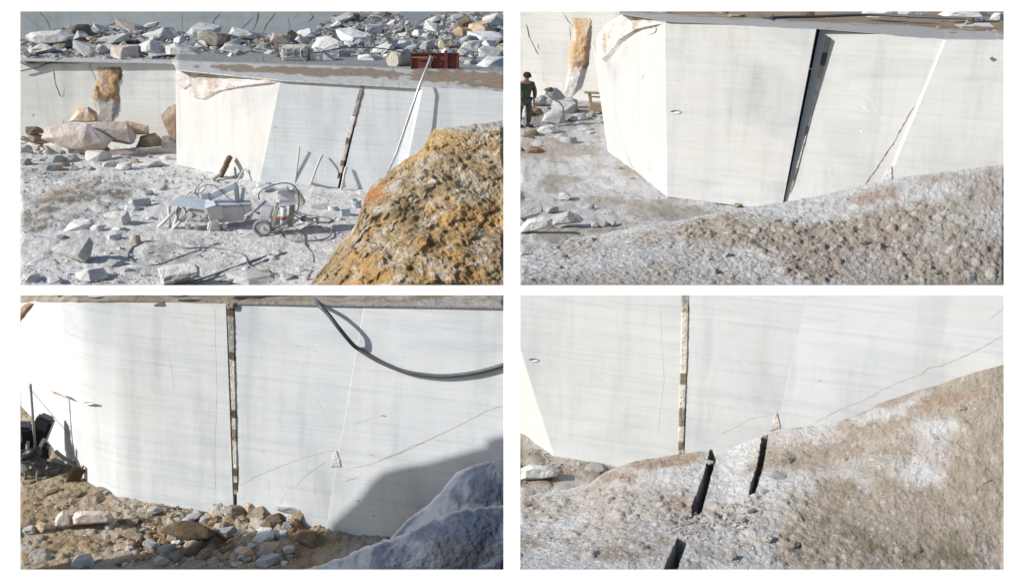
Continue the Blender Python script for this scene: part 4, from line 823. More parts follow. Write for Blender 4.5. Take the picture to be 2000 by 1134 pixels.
A2 = block('marble_block', 2, [(LF2, (1187, 296), (1303, 384), (1158, 92), (1299, 42), 8, .5), (F2, (1303, 384), (1526, 412), (1299, 42), (1594, 58), 14, .6)], D2, bm2,
    'large corner block of white marble with a bright left face and chipped top corner', [(LF2, [(1246, 188), (1262, 196), (1285, 208)], 2.2, 1, .03), (LF2, [(1286, 130), (1290, 150)], 1.2, 1, .03), (LF2, [(1257, 145), (1255, 157)], 2, 2, .03), (LF2, [(1221, 285), (1228, 310), (1233, 325), (1250, 335)], 1.6, 2, .03), (LF2, [(1200, 98), (1240, 86)], .8, 1, .03), (LF2, [(1205, 120), (1200, 140), (1204, 160)], .8, 4, .03),
     (F2, [(1411, 244), (1418, 256), (1427, 264)], 3, 1, .03), (F2, [(1410, 342), (1428, 344)], 2.4, 4, .03), (F2, [(1420, 55), (1425, 95)], 1.6, 3, .03), (F2, [(1325, 95), (1345, 100), (1345, 118)], 1.2, 3, .03), (F2, [(1390, 100), (1440, 103), (1560, 135), (1590, 134)], 1.2, 1, .02), (F2, [(1350, 300), (1352, 360)], 1, 3, .03), (F2, [(1303, 150), (1335, 180), (1345, 200)], 1, 3, .03)], drop=0)
for f in A2.data.polygons:
    if f.material_index == 0 and f.normal.dot(LF2.n) > .9: f.material_index = 5
def hollow(name, pan, pl, cx, cy, w, h, mats, parent, k=.04):
    bm = bmesh.new(); n = 16; c0 = pl.hit(cx, cy, k * .6) - parent.location
    rim = [bm.verts.new(pl.hit(cx + w / 2 * math.cos(q / n * 6.2832) * (1 + .1 * math.sin(3 * q)), cy + h / 2 * math.sin(q / n * 6.2832), k) - parent.location) for q in range(n)]
    inn = [bm.verts.new(pl.hit(cx + w * .16 + w * .28 * math.cos(q / n * 6.2832), cy + h * .12 + h * .3 * math.sin(q / n * 6.2832), k * .4) - parent.location) for q in range(n)]
    for q in range(n): bm.faces.new((rim[q], rim[(q + 1) % n], inn[(q + 1) % n], inn[q])).material_index = 0 if q > n * .45 else 1
    bm.faces.new(inn).material_index = 1
    me = bpy.data.meshes.new(name); bm.to_mesh(me); bm.free(); return link(name, me, mats, parent)
hollow('drill_hole', 2, F2, 1319, 219, 20, 7, [crackd, scr], A2)
pk2 = lambda P, W3, U, VV: mixc(mixc(np.tile([.70, .66, .63], (len(P), 1)), (.76, .75, .74), sm(fbm(W3, 1.2, 4, 3), .42, .6)), (.45, .36, .28), sm(fbm(W3, .9, 3, 8) + (1222 - P[:, 0]) * 0, .55, .68) * .7)
vst2 = vcol('broken_marble_close', .9, .9, 9, grain=.35)
relief('fractured_corner', 2, [(1156, 94), (1168, 68), (1184, 46), (1222, 24), (1262, 34), (1300, 43)], [(1160, 97), (1182, 122), (1190, 116), (1215, 84), (1248, 60), (1296, 46)], 44, 18, LF2, .16, pk2, vst2, A2, 44, 1.3)
hollow('notch', 2, LF2, 1268, 58, 26, 18, [crackm, crackm], A2)
# second block stands back from the first so that the first one throws its shade on it
def offpl(pl, d): return Plane(pl.p + pl.n * d, pl.n)
F2b = Plane(F2.hit(1530, 395, -.12), (F2.n + Vector((0, 0, .075))).normalized())
B2 = block('marble_block', 2, [(F2b, (1530, 405), (1724, 430), (1601, 58), (1846, 78), 12, .8)], D2, bm2, 'middle sawn block right of the deep dark slot, shaded along its left edge',
    [(F2b, [(1795, 118), (1787, 205), (1740, 288), (1690, 362)][1:], 3.4, 2, .03), (F2b, [(1595, 355), (1625, 352), (1660, 340), (1695, 331), (1727, 327)], 1.2, 1, .02), (F2b, [(1672, 200), (1690, 212), (1697, 222)], 3, 3, .03), (F2b, [(1660, 165), (1700, 195), (1725, 240)], 1, 3, .03), (F2b, [(1715, 133), (1735, 150), (1800, 165)], 1.0, 1, .02), (F2b, [(1600, 315), (1603, 328)], 1, 1, .03), (F2b, [(1679, 254), (1684, 258)], 4, 3, .03)])
seg2 = [(0, .12, (.36, .34, .30)), (.12, .2, (.10, .09, .08)), (.2, .28, (.40, .34, .26)), (.28, .56, (.5, .49, .47)), (.56, .62, (.16, .13, .10)), (.62, .82, (.42, .40, .37)), (.82, .9, (.16, .13, .11)), (.9, 1.1, (.36, .3, .24))]
gapfill('gap_fill', 2, [(1614, 65), (1577, 240), (1540, 382)], [(1627, 66), (1583, 240), (1545, 384)], 90, F2b, seg2, vst2, B2, .05, 2.5, .0, 5, .25)
F2c = offpl(F2b, .14)
C2 = proud_block('marble_block', 2, F2b, F2c, [(1700, 420), (1843, 78)], [(1706, 423), (1847.5, 79)], (1975, 455), (1975, 79), D2, bm2, 'right-hand marble block with a bright white left edge above the mound',
    [(F2c, [(1960, 280), (1935, 292), (1905, 303), (1870, 322), (1840, 330), (1780, 348)], 1.4, 1, .02), (F2c, [(1832, 265), (1842, 262)], 1.6, 4, .02), (F2c, [(1895, 122), (1905, 123)], 1.2, 1, .02), (F2c, [(1850, 90), (1960, 88)], .8, 1, .02)])
for f in C2.data.polygons:
    if f.material_index == 0 and f.normal.dot(F2b.n) < .93 and f.normal.y < 0 and abs(f.normal.z) < .5: f.material_index = 5
relief('spalled_edge', 2, [(1739, 320), (1728, 340), (1718, 358)], [(1741, 322), (1744, 345), (1742, 356)], 22, 10, F2c, .03, const((.70, .68, .65), .12), vst2, C2, 9, 3)
# bench top
t2z = F2.hit(1450, 50).z
def dirt2(P, W3, U, VV):
    n = fbm(W3 * np.array([.4, 1, 1]), 1.4, 5, 90); C = np.tile([.52, .51, .50], (len(P), 1)); line = 24 + (P[:, 0] - 1300) * .055
    return mixc(C, (.36, .28, .20), sm(n + (line - P[:, 1] + 4) * .05, .42, .62))
shelf('ground', 2, [(1200, 14), (1960, 14)], [(1215, 28), (1299, 41), (1594, 56), (1846, 76), (1961, 77)], 1210, 1960.5, [(1210, F2.hit(1299, 42).z + .03), (1299, F2.hit(1299, 42).z + .03), (1575, F2.hit(1594, 58).z + .03), (1640, F2b.hit(1601, 58).z + .01), (1846, F2b.hit(1846, 78).z + .01), (1961, F2b.hit(1961, 78.5).z + .01)], dirt2, vc2, 4, 24, .08, 1.2, .02, 6)
for o_ in [COL.objects[-1]]: pass
# rear wall at the left with the orange fracture
RB2 = Plane(Vector((4, 72, 0)), Vector((-.4, -1, 0)))
mar2b = marble('weathered_rear_marble', 3.5, (.70, .695, .66), (.5, .49, .46), streak=.6, veins=.6, warm=.6)
bw2 = block('quarry_bench', 2, [(RB2, (1000, 240), (1330, 260), (1000, 10), (1330, 10), 6, 0)], Vector((0, 6, 0)), [mar2b, crackm, crackd, scr, seam], 'weathered cream quarry wall with an orange fracture behind the person',
    [(RB2, [(1027, 45), (1034, 72), (1045, 95), (1052, 108)], 2.6, 2, .08), (RB2, [(1050, 84), (1054, 100)], 1.6, 2, .08), (RB2, [(1098, 24), (1112, 44), (1121, 55)], 2, 2, .08), (RB2, [(1112, 50), (1114, 80)], 2, 2, .08), (RB2, [(1058, 135), (1062, 160)], 1.4, 1, .08), (RB2, [(1070, 70), (1078, 88)], 1, 1, .08), (RB2, [(1150, 30), (1190, 28)], .8, 1, .08)], cat='quarry wall', group=None)
def orangef2(P, W3, U, VV):
    n = fbm(W3, .9, 5, 13); C = mixc(np.tile([.64, .42, .25], (len(P), 1)), (.70, .58, .47), sm(n, .42, .62)); C = mixc(C, (.22, .14, .08), sm(fbm(W3, 1.2, 4, 23), .58, .68) * .8)
    return mixc(C, (.68, .66, .64), sm(fbm(W3, 1., 3, 33) + (P[:, 1] - 120) / 60, .5, .75))
relief('fracture_zone', 2, [(1104, 20), (1118, 55), (1110, 95), (1106, 140), (1102, 175), (1092, 206)], [(1156, 20), (1160, 40), (1156, 95), (1154, 125), (1140, 160), (1110, 206)], 60, 26, RB2, .3, orangef2, vst2, bw2, 14, .7, -.02, 1.2, .3)
# mound
crm = [(1016, 470), (1060, 468), (1120, 462), (1180, 454), (1250, 441), (1330, 430), (1390, 416), (1420, 409), (1480, 402), (1530, 393), (1600, 380), (1680, 362), (1740, 350), (1800, 343), (1870, 334), (1930, 326), (1961, 322)]
def mound(name, pan, cr, Yc, Yb, k, seed, colfn, mat, holes=None, step=2.0, nv=120, amp=1., label=None, wob=4):
    x0, y0, x1, y1 = PAN[pan]; PX, PY, VV, nu, nv = crest_grid(cr, [(x0, y1), (x1, y1)], x0, x1, step, nv)
    cx = np.interp(PX, [c[0] for c in cr], [c[1] for c in cr]) + (fbm(np.c_[PX * .05, PX * 0, PX * 0], 1, 4, seed) - .5) * wob * edge_fade(PX, PX * 0 + y0 + 50, pan, 10)
    PY = cx * (1 - VV) + y1 * VV; P = np.c_[PX, PY]; R = rays(P)
    xs_ = np.linspace(x0 - 90, x1 + 90, 400); cs_ = np.interp(xs_, [c[0] for c in cr], [c[1] for c in cr]); kk = np.exp(-((xs_[:, None] - xs_[None]) / 35) ** 2); cs_ = (kk @ cs_) / kk.sum(1)
    sc_ = np.interp(PX, xs_, cs_); v2 = np.clip((PY - sc_) / (y1 - sc_), -.2, 1); yc = np.interp(PX, [x0, x1], Yc); Y = yc + (Yb - yc) * v2; W3 = R * (Y / R[:, 1])[:, None]
    fd = edge_fade(PX, PY, pan, 5) * np.clip(.3 + VV * 8, 0, 1)
    a, ca = cells(W3, 1.1 / k, seed, .25); b, cb = cells(W3, 3. / k, seed + 20, .4); c, cc = cells(W3, 7. / k, seed + 40, .55)
    clump = sm(fbm(W3, .8 / k, 4, seed + 60), .42, .62)
    rough = fbm(W3, 5. / k, 4, seed + 61, .65) - .5; big = fbm(W3, .5 / k, 4, seed + 62) - .5
    a = a * np.clip(fbm(W3, 6. / k, 3, seed + 70) * 2 - .4, 0, 1); d_, _ = cells(W3, 14. / k, seed + 80, .5); r2 = fbm(W3, 14. / k, 3, seed + 81, .7) - .5
    sm_r = 1 - .75 * sm(PX, 1540, 1700) if pan == 4 else 1.
    hgt = ((a * .10 * clump + b * .09 * (.15 + clump) + c * .075 * (.4 + clump)) * sm_r + d_ * .035 + rough * .11 * (.3 + clump) * (.5 + .5 * sm_r) + r2 * .075 + big * .35) * k * amp
    W3[:, 2] += hgt * fd; W3[:, 1] -= rough * .05 * k * fd
    C = colfn(P, W3, clump, np.where(c > .16, cc, -1), np.where(d_ > .16, _, -1), cx)
    C = C * (.91 + .18 * _h((PX * 3).astype(np.int64), (PY * 3).astype(np.int64), np.zeros(len(PX), np.int64), 5))[:, None] * (.86 + .28 * fbm(W3, 9. / k, 3, seed + 99))[:, None]
    keep = None
    if holes:
        Q = P.reshape(nu, nv, 2); keep = np.ones((nu - 1, nv - 1), bool)
        for i in range(nu - 1):
            for j in range(nv - 1):
                m = (Q[i, j] + Q[i + 1, j + 1]) / 2
                if any(inpoly(m[0], m[1], h) for h in holes): keep[i, j] = False
    o = grid_mesh(name, W3, C, nu, nv, mat, pan, keep, skirt={'back': np.array((0, .5 * k, -1.6 * k)), 'left': 3., 'right': 3., 'front': 3.}, holes_down=1.2 * k, kind='structure', smooth=True)
    return o, (PX, PY, W3)
def mcol(P, W3, cl, cb, cc, cx):
    C = mixc(np.tile([.61, .61, .61], (len(P), 1)), (.38, .315, .25), cl * .85); n = fbm(W3, .35, 5, 101)
    C = mixc(C, (.42, .37, .31), sm(n, .46, .64) * .7); C = mixc(C, (.50, .40, .30), ((cb > .8)) * .5); C = mixc(C, (.62, .60, .56), ((cc > .8) | ((cb > 0) & (cb < .15))) * .7)
    C = mixc(C, (.60, .61, .62), sm(14 - (P[:, 1] - cx), 0, 12) * .7)
    return mixc(C, (.34, .20, .13), blobs(P, [(1715, 380, 60, 14, -.12, .8), (1830, 350, 60, 10, -.1, .5), (1560, 455, 40, 12, 0, .3)], 5) * .7)
MO2, dat2 = mound('terrain', 2, crm, (36.5, 32.5), 28.6, 1.8, 200, mcol, vc2, amp=.75)
def sampler(dat):
    PXs, PYs, Ws = dat
    def f(x, y):
        i = int(np.argmin((PXs - x) ** 2 + (PYs - y) ** 2)); return Vector(Ws[i])
    return f
at2 = sampler(dat2)
mk2 = [(1110, 440, 'the cracked white rock'), (1040, 430, 'the white slab'), (1060, 200, 'the person'), (1160, 215, 'the broken bench'), (1400, 500, 'the tan lumps')]
taken = []
for (x, y, w, h, c, k, lab, at) in [
 (1078, 415, 26, 12, 'w', 'slab', 'small white stone behind the two white slabs', g2), (1104, 390, 26, 15, 'w', 'block', 'single white stone on bare dust above the white slabs', g2), (1155, 408, 16, 9, 'g', 'block', 'small pale stone right of the single white stone', g2), (1162, 443, 17, 9, 'w', 'block', 'left of three small pale stones above the mound', g2), (1180, 442, 18, 10, 'w', 'block', 'middle of three small pale stones above the mound', g2), (1196, 440, 17, 9, 'w', 'slab', 'right of three small pale stones above the mound', g2), (1188, 457, 14, 7, 'g', 'block', 'pale pebble at the edge of the mound', g2),
 (1080, 207, 60, 36, 'g', 'wedge', 'large grey boulder right of the person', g2), (1050, 208, 28, 24, 'g', 'lump', 'round grey boulder at the person knees', g2), (1105, 222, 60, 26, 'g', 'block', 'grey boulder right under the large grey one', g2), (1028, 228, 30, 18, 'w', 'block', 'white boulder below the person', g2), (1046, 226, 36, 16, 'b', 'slab', 'brown slab below the person', g2), (1082, 240, 46, 28, 'g', 'wedge', 'sharp grey stone in front of the grey boulders', g2), (1112, 212, 34, 22, 'g', 'block', 'grey stone at the orange wall foot', g2), (1130, 236, 40, 14, 'g', 'slab', 'grey flat stone left of the broken bench', g2),
 (1157, 230, 18, 14, 't', 'lump', 'round tan stone left below the broken bench', g2), (1068, 262, 48, 16, 'w', 'slab', 'pale flat stone in the rubble below the person', g2), (1036, 268, 36, 12, 'b', 'slab', 'dark flat stone at the left edge in the rubble', g2), (1110, 282, 38, 14, 'g', 'slab', 'grey flat stone alone in front of the rubble', g2), (1046, 300, 40, 12, 'b', 'slab', 'brown flat stone lowest in the left rubble', g2), (1148, 256, 22, 8, 'w', 'slab', 'white chip on the dust before the corner block', g2),
 (1212, 333, 14, 9, 'b', 'wedge', 'small brown wedge at the foot of the bright left face', g2), (1236, 353, 14, 8, 'p', 'block', 'small pinkish stone by the foot of the bright left face', g2), (1430, 399, 22, 6, 't', 'slab', 'tan flat stone at the foot of the corner block front', g2), (1442, 403, 16, 6, 't', 'slab', 'second flat tan stone at the corner block front, right', g2),
 (1348, 464, 18, 11, 'o', 'block', 'orange stone on the mound crest below the corner block', at2), (1102, 510, 22, 15, 'b', 'lump', 'brown lump on the left part of the mound', at2), (1092, 526, 24, 14, 'w', 'lump', 'white lump just under the brown lump on the mound', at2), (1146, 487, 14, 8, 'o', 'block', 'small orange stone on the left mound', at2), (1420, 505, 24, 18, 't', 'wedge', 'tan pointed stone in the middle of the mound', at2), (1385, 510, 14, 12, 'w', 'block', 'white stone left of the tan pointed stone', at2), (1400, 518, 20, 9, 'o', 'block', 'rusty stone below the tan pointed stone', at2),
 (1398, 533, 26, 14, 'w', 'block', 'white stone low in the middle of the mound', at2), (1553, 434, 16, 11, 'b', 'lump', 'brown clod near the mound crest, centre', at2), (1560, 456, 28, 16, 't', 'lump', 'large tan clod with a long shadow on the mound', at2), (1517, 437, 20, 12, 't', 'lump', 'tan clod left of the large tan clod', at2), (1649, 428, 14, 8, 't', 'lump', 'small tan clod right of the large tan clod, upper', at2), (1666, 443, 12, 10, 't', 'lump', 'small tan clod right of the large tan clod, lower', at2), (1690, 480, 26, 18, 'b', 'lump', 'brown clod pair low on the mound, left one', at2), (1722, 487, 28, 18, 't', 'wedge', 'brown clod pair low on the mound, right one', at2), (1912, 455, 18, 9, 'b', 'lump', 'brown clod near the right edge of the mound', at2), (1340, 486, 20, 10, 'g', 'block', 'grey stone under the orange stone on the mound', at2), (1025, 480, 18, 8, 'b', 'lump', 'brown clod at the left edge of the mound', at2), (1830, 540, 34, 14, 'b', 'lump', 'brown rough clod at the bottom right of the mound', at2)]:
    q_ = .75 if at is at2 else 1; o = rock(2, x, y, w * q_, h * q_, (M2D if at is at2 else M2)[c], at, k, .12, depth=.8, sink=.3 if at is at2 else .12); tagr(o, lab, 'stones of the upper right view'); taken.append((x, y - h * .3, w, h))
G2_ = 'stones of the upper right view'
orock(2, [(1010, 410), (1030, 403), (1058, 400), (1062, 412), (1050, 422), (1012, 430)], g2(1036, 432), M2['w'], 'white flat slab at the left edge above the mound', G2_, ridge=[(1056, 415, .1), (1012, 427, .15)], back=.5)
orock(2, [(1010, 450), (1030, 428), (1062, 423), (1078, 426), (1077, 440), (1040, 452), (1012, 456)], g2(1044, 457), M2['w'], 'cracked white slab at the left edge just above the mound', G2_, back=.5)
orock(2, [(1078, 425), (1094, 416), (1112, 411), (1128, 418), (1141, 428), (1135, 434), (1110, 437), (1080, 441)], g2(1110, 442), M2['w'], 'white angular rock split by a crack, right of the white slabs', G2_, ridge=[(1084, 436, .1), (1108, 420, .2), (1112, 434, .2), (1136, 431, .1)], back=.5)
scatter(2, [(1016, 205), (1190, 215), (1180, 262), (1100, 290), (1016, 300)], 18, (10, 26), 'gggbwt', M2, g2, mk2, 'in the left rubble', 'stones of the upper right view', 41, (.3, .6), ('slab', 'block'), .7, taken=taken)
chips('stone_chips', 2, [(1016, 215), (1190, 225), (1190, 290), (1300, 385), (1520, 405), (1380, 418), (1180, 452), (1016, 460)], 600, (1.8, 6), [M2['w'], M2['g'], M2['b']], g2, 42, label='small chips on the dust in front of the corner block')
chips('stone_chips', 2, crm + [(1961, 556), (1016, 556)], 2200, (1.4, 5.5), [M2D['b'], M2D['b'], M2D['t'], M2D['g']], at2, 43, dens=lambda x, y: .12 + .88 * (mnoise.noise(Vector((x * .012, y * .03, 5))) > .02 or y > 500 - (x - 1016) * .06), label='pebbles and clods embedded in the rough mound')
# things along the top of the frame
gt = lambda x, y: G(x, y, t2z + .05)
for (x, y, w, h, c, k, lab) in [(1405, 27, 36, 10, 't', 'block', 'tan block on the bench top at the upper frame edge'), (1300, 28, 50, 6, 'g', 'slab', 'grey dusty stone on the bench top left of the tan block'), (1440, 33, 40, 5, 't', 'slab', 'thin tan slab right of the tan block on the bench top'), (1720, 33, 60, 16, 'w', 'slab', 'long white slab at the top right on the bench'), (1780, 34, 44, 16, 'w', 'block', 'white block at the top right on the bench, middle one'), (1895, 33, 90, 18, 'w', 'slab', 'biggest white slab at the top right corner of the bench'), (1898, 47, 26, 11, 't', 'block', 'tan stone beside the blue rag'), (1950, 40, 26, 14, 'w', 'block', 'white stone in the top right corner'), (1834, 56, 10, 5, 't', 'block', 'small tan stone alone on the bench dirt, right'), (1580, 30, 36, 8, 'b', 'slab', 'brown slab at the top edge above the dark slot')]:
    tagr(rock(2, x, y, w, h, M2[c], gt, k, .08, depth=.6), lab, 'stones on the bench top')
def rag(name, x, y, w, h, mat, lab):
    p = gt(x, y); m = p.length / 2000; bm = bmesh.new(); bmesh.ops.create_grid(bm, x_segments=12, y_segments=8, size=.5)
    for v in bm.verts: v.co = Vector((v.co.x * w * m, v.co.y * w * m * .6, (mnoise.noise(Vector((v.co.x * 5, v.co.y * 5, x))) * .5 + .5) * h * m))
    o = link(name, bm_mesh(bm, name, True), mat, pan=2, loc=p); tag(o, lab, 'rag')
rag('rag', 1915, 44, 18, 10, plain('blue_cloth', (.10, .17, .36), .9), 'crumpled blue rag on the bench top at the right')
rag('rag', 1848, 44, 12, 4, plain('red_cloth', (.40, .09, .06), .9), 'small red scrap on the bench dirt, upper right')
rag('rag', 1861, 66, 12, 3, plain('faded_red_cloth', (.45, .15, .11), .9), 'faded red scrap near the bench edge, right')
tag(tube_obj('hose', [gt(x, y) + Vector((0, 0, z)) for x, y, z in [(1470, 24, .3), (1482, 32, .1), (1500, 37, .05), (1540, 36, .05), (1600, 35, .05), (1700, 34, .1), (1800, 38, .1), (1900, 42, .1)]], .06, rubber, 2), 'black hose lying along the bench top near the upper edge', 'hose')
tag(tube_obj('stick', [gt(1508, 39), gt(1510, 30)], .04, rust, 2, None, False), 'short rusty stake standing on the bench top', 'stake')
# broken wooden bench
p = g2(1165, 222); s = p.length / 2000
e = empty('wooden_bench', p, 2, 'dusty broken wooden bench left of the bright corner face', 'bench'); e.scale = (s,) * 3
part('seat', wood, e, lambda b: (add_box(b, (2, 8, 38), (52, 14, 3), (0, .05, 0), .4), add_box(b, (10, 8, 30), (44, 10, 2), (0, .05, 0), .4)))
part('leg', wood, e, lambda b: add_box(b, (-12, 6, 26), (6, 6, 22), (0, -.15, 0), .4)); part('leg', wood, e, lambda b: add_box(b, (20, 8, 26), (6, 6, 22), (0, .1, 0), .4))
part('beam', wood, e, lambda b: add_box(b, (10, 2, 11), (48, 16, 15), (0, .04, 0), .8))
tag(tube_obj('hose', [Yp(x, y, 62) for x, y in [(1066, 178), (1075, 190), (1092, 200), (1100, 212), (1096, 220)]], .05, greyhose, 2), 'dark hose hanging over the grey boulders right of the person', 'hose')
p_ = rock(2, 1072, 184, 20, 14, M2['d'], lambda x, y: Yp(x, y, 63), 'lump'); tag(p_, 'dark tangle of gear on the large grey boulder', 'gear')
# person, half cut off by the edge of the view, built as one skinned body with clothing
def skinned(name, joints, edges, radii, mat, parent, sub=2):
    me = bpy.data.meshes.new(name); me.from_pydata([Vector(j) for j in joints], edges, [])
    o = bpy.data.objects.new(name, me); COL.objects.link(o)
    sk_ = o.modifiers.new('s', 'SKIN'); sk_.use_smooth_shade = True; su = o.modifiers.new('u', 'SUBSURF'); su.levels = sub; su.render_levels = sub
    for k, r_ in enumerate(radii): me.skin_vertices[0].data[k].radius = (r_, r_) if not isinstance(r_, tuple) else r_
    me.skin_vertices[0].data[0].use_root = True
    dg = bpy.context.evaluated_depsgraph_get(); dg.update(); nm = bpy.data.meshes.new_from_object(o.evaluated_get(dg)); bpy.data.objects.remove(o)
    nm.polygons.foreach_set('use_smooth', [True] * len(nm.polygons)); return link(name, nm, mat, parent)
def person():
    p = g2(1023, 248); H = 104 * p.length / 2000 / 1.7; e = empty('person', p, 2, 'person in dark green work clothes and dark cap, head bent, at the left edge', 'person'); e.scale = (H * 1.12, H, H); e.rotation_euler = (.06, 0, .5)
    sk = plain('skin', (.36, .22, .16), .6); cl = plain('green_work_jacket', (.07, .085, .065), .9, 0, .5, 6); tr = plain('green_work_trousers', (.09, .10, .08), .9, 0, .5, 6); cp = plain('dark_cap', (.02, .016, .015), .9)
    J = [(0, 0, .92), (0, .02, 1.15), (0, -.02, 1.38), (0, -.06, 1.48), (0, -.11, 1.58), (0, -.13, 1.66), (.2, -.02, 1.36), (.27, -.04, 1.1), (.22, -.16, .88), (.2, -.2, .8), (-.2, -.02, 1.36), (-.27, -.04, 1.1), (-.22, -.16, .88), (-.2, -.2, .8), (.1, 0, .88), (.13, -.06, .48), (.13, 0, .08), (.13, -.14, .03), (-.1, 0, .88), (-.14, .0, .48), (-.13, .06, .08), (-.13, -.08, .03)]
    E = [(0, 1), (1, 2), (2, 3), (3, 4), (4, 5), (2, 6), (6, 7), (7, 8), (8, 9), (2, 10), (10, 11), (11, 12), (12, 13), (0, 14), (14, 15), (15, 16), (16, 17), (0, 18), (18, 19), (19, 20), (20, 21)]
    Rr = [.13, .12, .14, .055, .09, .085, .06, .045, .035, .035, .06, .045, .035, .035, .085, .06, .045, .04, .085, .06, .045, .04]
    skinned('body', J, E, Rr, sk, e)
    skinned('jacket', [(0, .0, .84), (0, .01, 1.1), (0, -.02, 1.34), (0, -.05, 1.45), (.22, -.02, 1.35), (.3, -.04, 1.1), (.24, -.15, .9), (-.22, -.02, 1.35), (-.3, -.04, 1.1), (-.24, -.15, .9)], [(0, 1), (1, 2), (2, 3), (2, 4), (4, 5), (5, 6), (2, 7), (7, 8), (8, 9)], [(.2, .17), (.19, .16), (.21, .16), .08, .085, .07, .055, .085, .07, .055], cl, e)
    skinned('trousers', [(0, 0, .9), (.11, 0, .82), (.14, -.06, .46), (.135, 0, .1), (-.11, 0, .82), (-.15, 0, .46), (-.135, .06, .1)], [(0, 1), (1, 2), (2, 3), (0, 4), (4, 5), (5, 6)], [.15, .11, .085, .07, .11, .085, .07], tr, e)
    def boots(b): add_box(b, (.13, -.07, .05), (.11, .28, .1), bev=.03); add_box(b, (-.13, -.01, .05), (.11, .28, .1), bev=.03)
    part('boots', cp, e, boots)
    def cap(b):
        bmesh.ops.create_uvsphere(b, u_segments=16, v_segments=10, radius=.115, matrix=Matrix.Translation((0, -.1, 1.64)) @ Matrix.Diagonal((1, 1.15, .85, 1)))
        add_box(b, (0, -.23, 1.62), (.15, .1, .015), (.5, 0, 0), .005)
    part('cap', cp, e, cap)
    for sgn in (1, -1):
        for f_ in range(4):
            part('finger', sk, e, lambda b: add_tube(b, [Vector((sgn * (.17 + f_ * .017), -.21, .79)), Vector((sgn * (.17 + f_ * .017), -.235, .75)), Vector((sgn * (.17 + f_ * .017), -.225, .71 + .01 * abs(f_ - 1.5)))], .009, 6))
        part('thumb', sk, e, lambda b: add_tube(b, [Vector((sgn * .17, -.2, .81)), Vector((sgn * .145, -.23, .78)), Vector((sgn * .15, -.24, .75))], .01, 6))
person()
# =====================================================================================================
# TERRACE 3 (lower left): sawn face seen frontally, hanging hose, rubble, shaded boulders
# =====================================================================================================
Z3 = -10.; g3p = lambda x, y: G(x, y, Z3); M3 = stonemats(.7)
mar3 = marble('sawn_marble_lower_left', 1.5, (.69, .705, .715), (.58, .62, .66), veins=.75, streak=.4, warm=.25, lean=-.1)
vc3 = vcol('brown_rubble_soil', .45, 1., 12, grain=.55)
PX, PY, VV, nu, nv = crest_grid([(39, 760), (70, 810), (230, 940), (985, 1000)], [(39, 1111.5), (984, 1111.5)], 39.5, 983.5, 2.4, 140)
P2 = np.c_[PX, PY]; R = rays(P2); W3 = R * (Z3 / R[:, 2])[:, None]; a, ca = cells(W3, 3.2, 5, .5); b, cb = cells(W3, 8, 15, .6)
rub = np.clip(blobs(P2, [(430, 1045, 200, 55, .05, 1), (120, 1080, 120, 30, 0, .4), (180, 975, 90, 14, .1, .5)], 4), 0, 1)
mnd = blobs(P2, [(520, 1010, 110, 34, .05, 1), (420, 1050, 150, 40, 0, .6)], 6)
W3[:, 2] += ((fbm(W3, .8, 5, 91) - .5) * .22 + a * .12 * (.3 + rub) + b * .05 + mnd * .10 + (fbm(W3, 4, 4, 95) - .5) * .14 * (.4 + rub)) * edge_fade(PX, PY, 3, 5) * sm(VV, .0, .08)
C = mixc(np.tile([.50, .40, .27], (len(P2), 1)), (.60, .52, .41), sm(fbm(W3, .9, 5, 92), .42, .62)); C = mixc(C, (.33, .20, .09), sm(fbm(W3, 2.2, 5, 93), .5, .64) * (.35 + rub * .65))
C = mixc(C, (.60, .57, .52), ((ca > .75) & (a > .1)) * .7); C = mixc(C, (.46, .46, .42), blobs(P2, [(760, 1080, 130, 40, 0, 1)]) * .7); C = mixc(C, (.36, .21, .08), blobs(P2, [(545, 1000, 60, 16, 0, 1), (600, 1050, 60, 18, .2, .7)]) * .8)
grid_mesh('ground', W3, C, nu, nv, vc3, 3, skirt={'front': 2.5, 'left': 2.5, 'right': 2.5, 'back': np.array((0, 0, -1.))}, kind='structure')
F3 = vplane(g3p(230, 972), g3p(760, 1054), .12); D3 = Vector((0, 4, 0)); b3 = [mar3, crackm, crackd, scr, seam, redspot]
TOP3 = []
